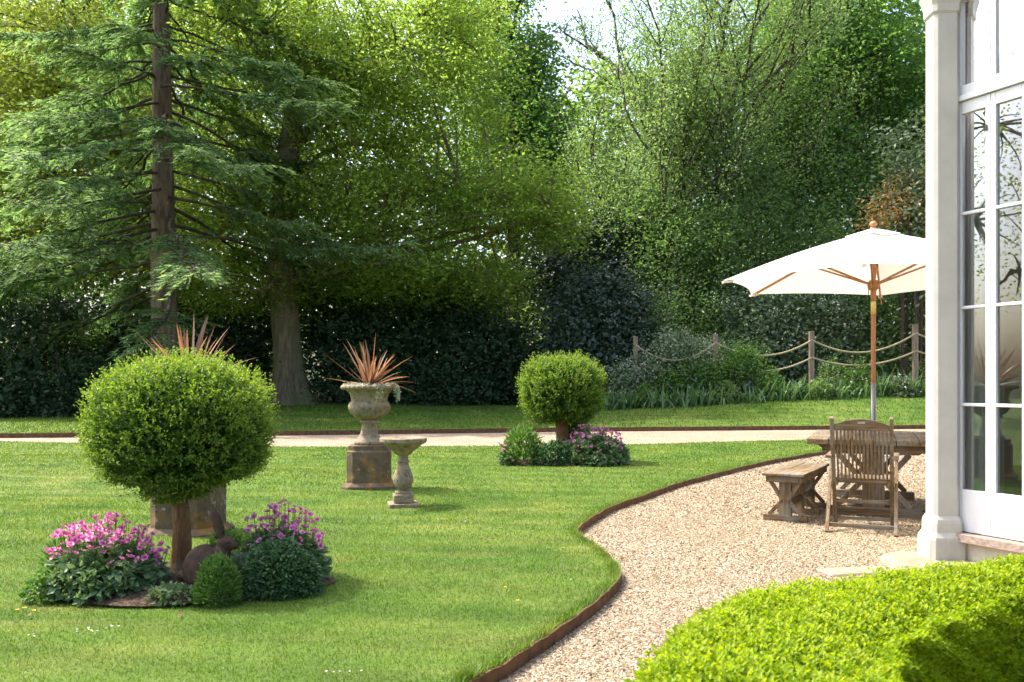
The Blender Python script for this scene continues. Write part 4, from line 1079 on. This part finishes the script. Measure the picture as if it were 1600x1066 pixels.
# ------------------------------------------------------------------ rabbit statue
def ellipsoid(mb, c_, r, rot=None, seg=20, rings=12):
    V = []; 
    for i in range(rings + 1):
        ph = math.pi * i / rings
        for j in range(seg):
            t = 2 * math.pi * j / seg
            v = Vector((math.sin(ph) * math.cos(t) * r[0], math.sin(ph) * math.sin(t) * r[1], math.cos(ph) * r[2]))
            if rot is not None: v = rot @ v
            V.append((v.x + c_[0], v.y + c_[1], v.z + c_[2]))
    Q = [(i * seg + j, (i + 1) * seg + j, (i + 1) * seg + (j + 1) % seg, i * seg + (j + 1) % seg) for i in range(rings) for j in range(seg)]
    return mb.add(V, Q)
RY = lambda a: Matrix.Rotation(a, 3, 'Y')
rab = thing('rabbit_statue', 'rusty brown rabbit statue sitting upright beside the large topiary trunk', 'statue', (-1.775, 5.20, .03)); rab.scale = (1.12, 1.12, 1.12)
mb = MB()
ellipsoid(mb, (-.03, 0, .115), (.105, .075, .115), RY(.5))
ellipsoid(mb, (.055, 0, .15), (.05, .05, .09), RY(.35))
ellipsoid(mb, (-.055, .045, .07), (.07, .03, .065)); ellipsoid(mb, (-.055, -.045, .07), (.07, .03, .065))
ellipsoid(mb, (.085, 0, .235), (.05, .036, .040), RY(.25)); ellipsoid(mb, (.125, 0, .222), (.028, .024, .024), RY(.3))
ellipsoid(mb, (.07, .03, .07), (.018, .018, .075)); ellipsoid(mb, (.07, -.03, .07), (.018, .018, .075))
ellipsoid(mb, (.0, -.055, .018), (.07, .022, .018)); ellipsoid(mb, (.0, .055, .018), (.07, .022, .018)); ellipsoid(mb, (-.14, 0, .06), (.03, .026, .03))
body = part('body', mb, M['rusty_iron'], rab, smooth=True)
md = body.modifiers.new('remesh', 'REMESH'); md.mode = 'VOXEL'; md.voxel_size = .007; md.use_smooth_shade = True
sm = body.modifiers.new('smooth', 'SMOOTH'); sm.iterations = 4
for sy in (-1, 1):
    mb = MB(); ellipsoid(mb, (.045, .016 * sy, .33), (.022, .009, .075), Matrix.Rotation(-.28, 3, 'Y') @ Matrix.Rotation(.1 * sy, 3, 'X'))
    part('ear', mb, M['rusty_iron'], rab, smooth=True)
for sy in (-1, 1):
    mb = MB(); ellipsoid(mb, (.105, .031 * sy, .245), (.007, .005, .007)); part('eye', mb, M['iron'], rab, smooth=True)

# ------------------------------------------------------------------ stone urns with phormiums, bird bath
def flute(n, z0, z1, amp):
    def f(prof, th):
        z = prof[:, 1][:, None]; k = np.clip((z - z0) / (z1 - z0), 0, 1); win = np.sin(np.pi * k) ** .5 * ((z > z0) & (z < z1))
        return 1 + amp * win * (np.abs(np.cos(n * th[None, :] / 2)) - .6)
    return f
def urn(loc, label_p, label_u, rz):
    reseed(int(loc[1] * 10))
    ped = thing('pedestal', label_p, 'pedestal', loc, rz, group='stone pedestals under the urns')
    def octo(prof):
        mb = MB(); V = []
        for hw, z, ch in prof:
            for a, b in ((-hw + ch, -hw), (hw - ch, -hw), (hw, -hw + ch), (hw, hw - ch), (hw - ch, hw), (-hw + ch, hw), (-hw, hw - ch), (-hw, -hw + ch)):
                V.append((a, b, z))
        k = 8; n = len(prof)
        Q = [(r_ * k + a, r_ * k + (a + 1) % k, (r_ + 1) * k + (a + 1) % k, (r_ + 1) * k + a) for r_ in range(n - 1) for a in range(k)]
        t0 = (n - 1) * k
        mb.add(V, Q + [(t0, t0 + 1, t0 + 2, t0 + 3), (t0, t0 + 3, t0 + 4, t0 + 7), (t0 + 4, t0 + 5, t0 + 6, t0 + 7)])
        return mb
    part('block', octo([(.245, .065, .075), (.245, .43, .075), (.225, .445, .07), (.225, .50, .07)]), M['pedestal'], ped, bevel=.006)
    part('plinth', octo([(.305, -.02, .09), (.302, .035, .09), (.285, .05, .085), (.25, .075, .08)]), M['pedestal'], ped, bevel=.006)
    u = thing('stone_urn', label_u, 'urn', (loc[0], loc[1], loc[2] + .50), rz, group='fluted stone urns with phormiums')
    mb = MB()
    lathe(mb, [(.001, 0), (.175, 0), (.175, .03), (.165, .045), (.15, .05), (.125, .085), (.095, .14), (.085, .20), (.088, .245), (.105, .255), (.112, .27), (.10, .29)], 48, flute(16, .05, .25, .16))
    part('foot', mb, M['stone'], u, smooth=True)
    mb = MB()
    lathe(mb, [(.06, .285), (.12, .295), (.17, .325), (.21, .375), (.232, .425), (.235, .46), (.222, .495), (.205, .51), (.212, .525), (.212, .54), (.225, .59), (.26, .63), (.285, .645)], 72, flute(24, .30, .50, .16))
    part('bowl', mb, M['stone'], u, smooth=True)
    mb = MB()
    def egg(prof, th): return 1 + .03 * np.cos(30 * th)[None, :] * np.ones((len(prof), 1))
    lathe(mb, [(.275, .64), (.315, .648), (.328, .668), (.318, .69), (.30, .70), (.275, .695), (.265, .66)], 120, egg)
    part('rim', mb, M['stone'], u, smooth=True)
    mb = MB(); lathe(mb, [(.28, .665), (.15, .685), (.001, .69)], 30); part('soil', mb, M['soil'], u)
    p = thing('phormium', label_u.replace('fluted stone urn', 'bronze spiky phormium').split(' holding')[0] + ' in its urn', 'plant', (loc[0], loc[1], loc[2] + 1.18), rz, group='phormiums in the urns')
    for q in range(58):
        az = rng.uniform(0, 6.28); el = rng.choice([rng.uniform(.9, 1.5), rng.uniform(.15, .9)], p=[.5, .5]); L = rng.uniform(.36, .70) * (1.0 if el > .9 else .95)
        d = np.array([math.cos(az) * math.cos(el), math.sin(az) * math.cos(el), math.sin(el)])
        t = np.linspace(0, 1, 7)[:, None]; pth = np.array([math.cos(az) * .05, math.sin(az) * .05, 0]) * rng.uniform(.3, 1) + d * L * t
        pth[:, 2:] -= rng.uniform(.02, .4) * L * t ** 2.2 * (1.2 - d[2])
        pth += np.array([-math.sin(az), math.cos(az), 0]) * rng.normal(0, .07) * t ** 2
        wv = np.array([.55, .9, 1, .95, .75, .45, .04]) * rng.uniform(.02, .034)
        upv = np.cross(d, np.array([-math.sin(az), math.cos(az), 0])) + rng.normal(0, .3, 3)
        part('leaf', blade(MB(), pth, wv, upv, r=rng.uniform(.1, 1), keel=.18), M['phormium'], p, smooth=True)
    return u
urn((-1.67, 10.38, 0), 'squat lichened stone pedestal behind the bird bath', 'fluted stone urn on pedestal behind the bird bath holding a phormium', math.radians(4))
urn((-2.63, 7.22, 0), 'squat stone pedestal half hidden by the large topiary trunk', 'fluted stone urn hidden behind the large topiary ball holding a phormium', math.radians(-3))
# trailing sedum on the near urn's rim
tr_ = thing('trailing_sedum', 'pale trailing plant hanging over the right rim of the visible urn', 'plant', (-1.67, 10.38, 1.18))
mb = MB()
for q in range(16):
    a = rng.normal(-.25, .30); L = rng.uniform(.08, .24)
    n = 34; t = rng.random(n)
    P = np.column_stack([np.cos(a) * (.30 + .05 * np.sqrt(t)), np.sin(a) * (.30 + .05 * np.sqrt(t)), .02 - t * L]) + rng.normal(0, .008, (n, 3))
    leaves(mb, P, unit(n), unit(n), .022, .014, rng.uniform(.4, 1, n))
a = rng.uniform(0, 6.28, 900); P = np.column_stack([np.cos(a) * rng.uniform(.2, .30, 900), np.sin(a) * rng.uniform(.2, .3, 900), rng.uniform(.0, .03, 900)])
leaves(mb, P, nrm(unit(900) + np.array([0, 0, .6])), unit(900), .024, .015, rng.uniform(.3, 1, 900))
part('foliage', mb, M['varieg'], tr_, kind='stuff')

bath = thing('bird_bath', 'weathered stone bird bath on a baluster stem in front of the urn', 'bird bath', (-1.09, 8.88, 0), math.radians(12))
mb = MB(); lathe(mb, [(.05, .50), (.085, .515), (.10, .54), (.155, .575), (.175, .60), (.225, .625), (.237, .64), (.238, .672), (.228, .678), (.215, .668), (.12, .64), (.001, .632)], 48)
part('basin', mb, M['stone'], bath, smooth=True, bevel=.003)
mb = MB(); lathe(mb, [(.07, .12), (.062, .14), (.058, .165), (.075, .18), (.095, .215), (.102, .25), (.098, .29), (.08, .34), (.06, .39), (.052, .42), (.062, .43), (.062, .445), (.05, .455), (.048, .505)], 36)
part('baluster', mb, M['stone'], bath, smooth=True)
mb = MB(); box(mb, -.10, .10, -.10, .10, .03, .115); lathe(mb, [(.08, .112), (.085, .135), (.07, .15)], 24); part('block', mb, M['stone'], bath, bevel=.012)
mb = MB(); box(mb, -.15, .15, -.14, .14, -.02, .028); part('base_slab', mb, M['stone'], bath, bevel=.012)

# ------------------------------------------------------------------ garden furniture
ch = thing('garden_chair', 'weathered teak slatted folding armchair seen from behind at the table', 'chair', (3.04, 7.70, GRAVEL_Z), math.radians(-24))
def cpart(name, p0, p1, wd, th, side=(1, 0, 0), mat='teak_z', parent=None):
    return part(name, beam(MB(), p0, p1, wd, th, side), M[mat], parent or ch, bevel=.004)
def back_pt(x, z):          # a point on the reclining back plane
    return (x, .30 - .43 * z / .98, z)
for s in (-1, 1):
    cpart('back_post', back_pt(.238 * s, .0), back_pt(.238 * s, .99), .032, .045)
    cpart('leg', (.272 * s, -.21, .0), (.272 * s, .36, .63), .03, .045)
    cpart('armrest', (.268 * s, -.10, .645), (.268 * s, .42, .645), .055, .026, mat='teak_y')
    cpart('seat_rail', (.215 * s, .08, .405), (.215 * s, .50, .43), .024, .05, mat='teak_y')
# arched top rail
mb = MB(); k = 13; xs_ = np.linspace(-.221, .221, k); V = []
for x in xs_:
    zt = .925 + .052 * (1 - (x / .221) ** 2); zb = .875
    for z, o_ in ((zb, -.014), (zt, -.014), (zt, .014), (zb, .014)):
        p = back_pt(x, z); V.append((p[0], p[1] + o_, p[2]))
Q = [(a * 4 + i, a * 4 + (i + 1) % 4, a * 4 + 4 + (i + 1) % 4, a * 4 + 4 + i) for a in range(k - 1) for i in range(4)]
mb.add(V, Q + [(0, 3, 2, 1), (4 * k - 4, 4 * k - 3, 4 * k - 2, 4 * k - 1)])
tr_rail = part('top_rail', mb, M['teak_x'], ch, bevel=.003)
mb = MB(); p = back_pt(0, .945); box(mb, -.03, .03, p[1] - .019, p[1] - .012, .936, .955); part('name_plate', mb, M['pinkstone'], tr_rail)
for q in range(14):
    x = -.2 + q * .4 / 13
    cpart('back_slat', back_pt(x, .44), back_pt(x, .88), .0165, .012)
cpart('lower_back_rail', back_pt(-.222, .425), back_pt(.222, .425), .045, .026, (0, 0, 1), 'teak_x')
for q in range(8):
    y = .13 + q * .05; cpart('seat_slat', (-.225, y, .435), (.225, y, .435), .038, .016, (0, 1, 0), 'teak_x')
cpart('stretcher', back_pt(-.222, .23), back_pt(.222, .23), .035, .02, (0, 0, 1), 'teak_x')
cpart('stretcher', (-.257, -.15, .065), (.257, -.15, .065), .035, .02, (0, 0, 1), 'teak_x')
cpart('stretcher', back_pt(-.222, .07), back_pt(.222, .07), .032, .02, (0, 0, 1), 'teak_x')

bn = thing('garden_bench', 'low weathered wooden trestle bench left of the slatted chair', 'bench', (2.80, 8.68, GRAVEL_Z), math.radians(-30))
def bpart(name, p0, p1, wd, th, side=(1, 0, 0), mat='teak_z'):
    return part(name, beam(MB(), p0, p1, wd, th, side), M[mat], bn, bevel=.005)
for q in range(3):
    x = -.127 + q * .127; bpart('plank', (x, -.65, .44 + rng.normal(0, .002)), (x, .65, .44 + rng.normal(0, .002)), .123, .024, mat='teak_y')
for s in (-1, 1): bpart('apron', (.15 * s, -.61, .398), (.15 * s, .61, .398), .022, .06, mat='teak_y')
for y in (-.56, .56): bpart('end_rail', (-.138, y - .04, .398), (.138, y - .04, .398), .022, .058, (0, 1, 0), 'teak_x')
for y in (-.52, 0.02, .52):
    bpart('foot_rail', (-.20, y, .03), (.20, y, .03), .06, .055, (0, 1, 0), 'teak_x')
    bpart('post', (0, y, .055), (0, y, .37), .11, .05, mat='teak_z')
    for s in (-1, 1): bpart('brace', (.15 * s, y - .01, .06), (.02 * s, y - .01, .20), .03, .035, (0, 1, 0)); bpart('brace', (.025 * s, y - .012, .2), (.135 * s, y - .012, .37), .03, .035, (0, 1, 0))
bpart('stretcher', (0, -.52, .16), (0, .52, .16), .035, .07, mat='teak_y')

tb = thing('garden_table', 'large weathered wooden trestle table under the parasol', 'table', (3.74, 9.18, GRAVEL_Z), math.radians(-22))
def tpart(name, p0, p1, wd, th, side=(1, 0, 0), mat='teak_z'):
    return part(name, beam(MB(), p0, p1, wd, th, side), M[mat], tb, bevel=.005)
for q in range(6):
    x = -.50 + q * .20; tpart('plank', (x, -.90, .72 + rng.normal(0, .002)), (x, .90, .72 + rng.normal(0, .002)), .195, .05, mat='teak_y')
for s in (-1, 1): tpart('apron', (.45 * s, -.74, .655), (.45 * s, .74, .655), .03, .075, mat='teak_y')
for y in (-.70, .70):
    part('cross_beam', MB().add([(-.52, y - .04, .692), (.52, y - .04, .692), (.52, y + .04, .692), (-.52, y + .04, .692), (-.40, y - .04, .60), (.40, y - .04, .60), (.40, y + .04, .60), (-.40, y + .04, .60)], [(0, 1, 2, 3), (4, 7, 6, 5), (0, 4, 5, 1), (1, 5, 6, 2), (2, 6, 7, 3), (3, 7, 4, 0)]), M['teak_x'], tb, bevel=.006)
    tpart('foot_rail', (-.42, y, .045), (.42, y, .045), .09, .09, (0, 1, 0), 'teak_x')
    tpart('post', (0, y, .085), (0, y, .60), .20, .07)
    for s in (-1, 1): tpart('brace', (.33 * s, y + .01, .09), (.11 * s, y + .01, .33), .06, .05, (0, 1, 0)); tpart('brace', (.10 * s, y + .012, .34), (.32 * s, y + .012, .60), .06, .05, (0, 1, 0))
tpart('stretcher', (0, -.7, .26), (0, .7, .26), .05, .12, mat='teak_y')
# second chair pushed in on the far right side, glimpsed through the slats
def parasol():
    px, py = 3.71, 9.10
    r = thing('parasol', 'large white canvas parasol on a wooden pole above the table', 'parasol', (px, py, GRAVEL_Z))
    zr, za, R = 2.33, 2.85, 1.58
    a0 = math.radians(-115); ap = [a0 + k * math.pi / 3 for k in range(6)]
    def canopy_pt(u, f, r0=.0, lift=0):
        """u: 0..6 round the canopy, f: 0 apex..1 rim"""
        k = int(u) % 6; t = u - int(u)
        c0 = np.array([math.cos(ap[k]), math.sin(ap[k])]) * R; c1 = np.array([math.cos(ap[(k + 1) % 6]), math.sin(ap[(k + 1) % 6])]) * R
        sag = 4 * t * (1 - t)
        xy = (c0 * (1 - t) + c1 * t) * f * (1 - .05 * sag * f)
        z = za + (zr - za) * (f * 1.02 - .06 * math.sin(math.pi * f)) - .035 * sag * math.sin(math.pi * f) + .012 * sag * f + lift
        return (xy[0], xy[1], z)
    nu, nf = 14, 14
    for k in range(6):
        mb = MB(); V = [canopy_pt(k + min(a / nu, .99999), .14 + .86 * f / nf) for f in range(nf + 1) for a in range(nu + 1)]
        Q = [(f * (nu + 1) + a, f * (nu + 1) + a + 1, (f + 1) * (nu + 1) + a + 1, (f + 1) * (nu + 1) + a) for f in range(nf) for a in range(nu)]
        o = part('canopy_panel', mb.add(V, Q), M['canvas'], r, smooth=True)
        mb = MB(); V = [canopy_pt(k + min(a / nu, .99999), .02 + .17 * f / 3, lift=.024 - .008 * f / 3) for f in range(4) for a in range(nu + 1)]
        Q = [(f * (nu + 1) + a, f * (nu + 1) + a + 1, (f + 1) * (nu + 1) + a + 1, (f + 1) * (nu + 1) + a) for f in range(3) for a in range(nu)]
        part('vent_flap', mb.add(V, Q), M['canvas'], r, smooth=True)
        cs, sn = math.cos(ap[k]), math.sin(ap[k])
        p0 = np.array([cs * .05, sn * .05, za - .05]); p1 = np.array(canopy_pt(k + 1e-6, .995)) - np.array([0, 0, .022])
        pm = np.array(canopy_pt(k + 1e-6, .5)) - np.array([0, 0, .03])
        mb = MB(); beam(mb, p0, pm, .022, .026, (-sn, cs, 0)); beam(mb, pm, p1, .02, .022, (-sn, cs, 0))
        rib = part('rib', mb, M['hardwood'], r)
        part('strut', beam(MB(), (cs * .045, sn * .045, zr - .03), pm - np.array([0, 0, .012]), .018, .018, (-sn, cs, 0)), M['hardwood'], r)
        part('rib_pocket', beam(MB(), p1 - np.array([cs * .09, sn * .09, -.012]), p1 + np.array([cs * .015, sn * .015, 0]), .05, .02, (-sn, cs, 0)), M['canvas'], r)
    mb = MB(); tube(mb, [(0, 0, 1.02), (0, 0, 1.5), (0, 0, 2.87)], .024, 14); part('pole', mb, M['hardwood'], r, smooth=True)
    mb = MB(); tube(mb, [(0, 0, .06), (0, 0, .72), (0, 0, 1.28)], .0265, 14); part('pole_sleeve', mb, M['steel'], r, smooth=True)
    mb = MB(); lathe(mb, [(.028, zr - .20), (.03, zr - .10), (.058, zr - .07), (.06, zr - .01), (.034, zr + .01)], 12); part('hub', mb, M['hardwood'], r)
    mb = MB(); tube(mb, [(0, 0, zr - .34), (0, 0, zr - .21)], .0262, 14); part('collar', mb, M['brass'], r, smooth=True)
    mb = MB(); lathe(mb, [(.026, za + .01), (.03, za + .028), (.02, za + .036), (.035, za + .05), (.04, za + .065), (.03, za + .082), (.012, za + .092), (.001, za + .10)], 20); part('finial', mb, M['hardwood'], r, smooth=True)
    mb = MB(); tube(mb, [(-.05, 0, zr - .08), (-.052, 0, zr - .18), (-.066, 0, zr - .20), (-.078, 0, zr - .17)], .004, 6); part('hook', mb, M['iron'], r)
    mb = MB(); tube(mb, [(.05, -.02, zr - .06), (.06, -.02, zr - .16), (.075, -.02, zr - .24)], .007, 6); part('pull_cord', mb, M['hardwood'], r)
    mb = MB(); lathe(mb, [(.001, .06), (.05, .06), (.24, .04), (.25, .02), (.25, 0)], 28); lathe(mb, [(.045, .05), (.04, .22), (.03, .23)], 16); part('stand', mb, M['iron'], r, smooth=False)
parasol()

# ------------------------------------------------------------------ rope fence and border plants
fence = thing('rope_fence', 'rope fence of weathered posts with two swagged ropes behind the border', 'fence', (8.0, 28.6, 0))
FB = np.array([8.0, 28.6, 0]); posts = []
for px, py, d in ((885, 532, 29.6), (993, 526, 29.2), (1118, 522, 28.9), (1268, 518, 28.6), (1430, 507, 28.0), (1620, 500, 27.6)):
    x = X_at(px, d); zt = Z_at(py, d); zb = float(gz(x, d)) - .1; posts.append((x, d, zt))
    if px < 900: continue
    mb = MB(); box(mb, x - .075, x + .075, d - .075, d + .075, zb, zt)
    mb.v[-1] -= FB
    part('post', mb, M['post'], fence, bevel=.012)
for a, b in zip(posts[1:-1], posts[2:]):
    for dz, sag in ((.28, .50), (.84, .36)):
        t = np.linspace(0, 1, 20)[:, None]; A_, B_ = np.array(a) - [0, .06, dz], np.array(b) - [0, .06, dz]
        pth = A_ * (1 - t) + B_ * t; pth[:, 2:] -= sag * rng.uniform(.85, 1.15) * 4 * t * (1 - t)
        mb = MB(); tube(mb, pth - FB, .032, 7); part('rope', mb, M['rope'], fence, smooth=True)

def strappy(label, px, d, n, L, spread, mat='iris', flowers=0, fl='white'):
    x = X_at(px, d); root = thing('iris_clump', label, 'plant', (x, d, float(gz(x, d)) - .02), group='plants in the border along the rope fence')
    mb = MB()
    for q in range(n):
        az = rng.uniform(0, 6.28); el = rng.uniform(.8, 1.45); l_ = L * rng.uniform(.6, 1.15)
        d_ = np.array([math.cos(az) * math.cos(el), math.sin(az) * math.cos(el), math.sin(el)]); t = np.linspace(0, 1, 5)[:, None]
        p = np.array([rng.normal(0, spread), rng.normal(0, spread * .6), 0]) + d_ * l_ * t; p[:, 2:] -= rng.uniform(.1, .7) * l_ * t ** 2.5
        blade(mb, p, np.array([.8, 1, .95, .7, .05]) * .058, np.cross(d_, [-math.sin(az), math.cos(az), 0]), r=rng.uniform(.1, 1))
    part('foliage', mb, M[mat], root, kind='stuff')
    for q in range(flowers):
        f = obj('flower', FLW[fl][rng.integers(4)], root, (rng.normal(0, spread * 1.2), rng.normal(0, spread * .8), L * rng.uniform(.55, 1.05)))
        s_ = rng.uniform(.7, 1.4); f.scale = (s_, s_, s_); f.rotation_euler = (rng.uniform(-.8, .8), rng.uniform(-.8, .8), 0)
strappy('strappy grey-green clump right of the far topiary ball at the border end', 968, 28.3, 110, .95, .30)
strappy('strappy clump at the foot of the first fence post', 1035, 28.1, 110, .95, .34)
strappy('strappy clump with blue flowers between the first and second fence posts', 1075, 27.9, 80, .85, .28, flowers=7, fl='blue')
strappy('strappy clump left of the second fence post foot', 1105, 28.0, 100, .9, .3)
strappy('strappy clump midway between the second and third fence posts', 1165, 27.9, 90, .75, .3, flowers=6, fl='blue')
strappy('tall strappy clump at the foot of the third fence post', 1238, 28.0, 140, 1.05, .36)
strappy('strappy clump with white flowers right of the third fence post', 1312, 27.8, 110, .9, .32, flowers=16)
strappy('tall strappy clump just right of the parasol pole', 1385, 27.8, 120, 1.05, .34)
strappy('strappy clump beside the pilaster at the right end of the border', 1436, 27.5, 110, .95, .3)
GR = 'plants in the border along the rope fence'
def border(name, label, px, d, rx, h, mat, n=900, size=.09, **kw):
    x = X_at(px, d); mound(name, label, (x, d, float(gz(x, d)) - .03), rx, .5, h, n, size, mat, group=GR, **kw)
border('hellebore', 'low green leafy plant in front of the white-flecked shrub', 1008, 28.5, .5, .75, 'fresh')
border('hellebore', 'dull green leafy plant between two strappy clumps left of second post', 1135, 28.2, .45, .7, 'shrub')
border('hellebore', 'pale green leafy plant just left of the third fence post', 1205, 28.2, .5, .95, 'fresh', flowers=8, fl='yellow', flh=.2)
border('hellebore', 'low leafy plant right of the third fence post', 1280, 27.9, .4, .6, 'shrub')
border('peony', 'leafy plant rising behind the parasol pole', 1345, 28.3, .55, 1.15, 'fresh', flowers=6, fl='orange', flh=.2)
border('peony', 'white-flowered leafy plant at the lawn edge right of the parasol pole', 1408, 27.6, .35, .6, 'greyshrub', flowers=26, fl='white', flh=.12)
border('peony', 'deep green leafy plant behind the border left of the parasol pole', 1300, 28.9, .6, 1.2, 'shrub')
border('peony', 'glossy green leafy plant under the last fence post', 1450, 28.4, .7, 1.1, 'shrub')

# ------------------------------------------------------------------ small things on the lawn
GD = 'yellow dandelion heads in the grass'
for k, (px, py, lab) in enumerate(((27, 960, 'leftmost yellow dandelion head in the grass before the near bed'), (38, 957, 'yellow dandelion head second from the left before the near bed'), (53, 961, 'yellow dandelion head third from the left before the near bed'),
                                   (789, 924, 'upper yellow dandelion head in the lawn left of the patio edge'), (809, 945, 'lower yellow dandelion head in the lawn left of the patio edge'))):
    x, y = ground_at(px, py); o = tag(obj('dandelion', FLW['yellow'][k % 4], loc=(x, y, .022)), lab, 'flower', GD)
mb = MB()
for px, py, n, sx in ((145, 991, 6, .03), (168, 987, 5, .03), (40, 1002, 3, .02), (118, 995, 2, .01), (535, 1058, 5, .06), (893, 912, 2, .01)):
    x, y = ground_at(px, py); P = np.column_stack([x + rng.normal(0, sx, n), y + rng.normal(0, .02, n), rng.uniform(.018, .03, n)])
    leaves(mb, P, nrm(unit(n) * np.array([1, 1, .2])), nrm(np.array([0, 0, 1.]) + unit(n) * .3), .014, .009, rng.random(n))
tag(obj('petals', mb.mesh('petals', M['white_petal'])), 'scatter of fallen white petals on the near lawn', 'petals', kind='stuff')
mb = MB(); n = 40
P2 = np.stack([rng.uniform(-4.5, 1.2, 200), rng.uniform(4, 16, 200)], -1); P2 = P2[inside(P2, near_poly) & ~in_bed(P2)][:60]; n = len(P2)
leaves(mb, np.column_stack([P2, gz(P2[:, 0], P2[:, 1]) + .022]), nrm(unit(n) * np.array([1, 1, .3])), nrm(np.array([0, 0, 1.]) + unit(n) * .6), .035, .025, rng.random(n) * .5)
tag(obj('fallen_leaves', mb.mesh('fallen_leaves', M['phormium'])), 'few dry brown leaves lying about the lawn', 'leaves', kind='stuff')
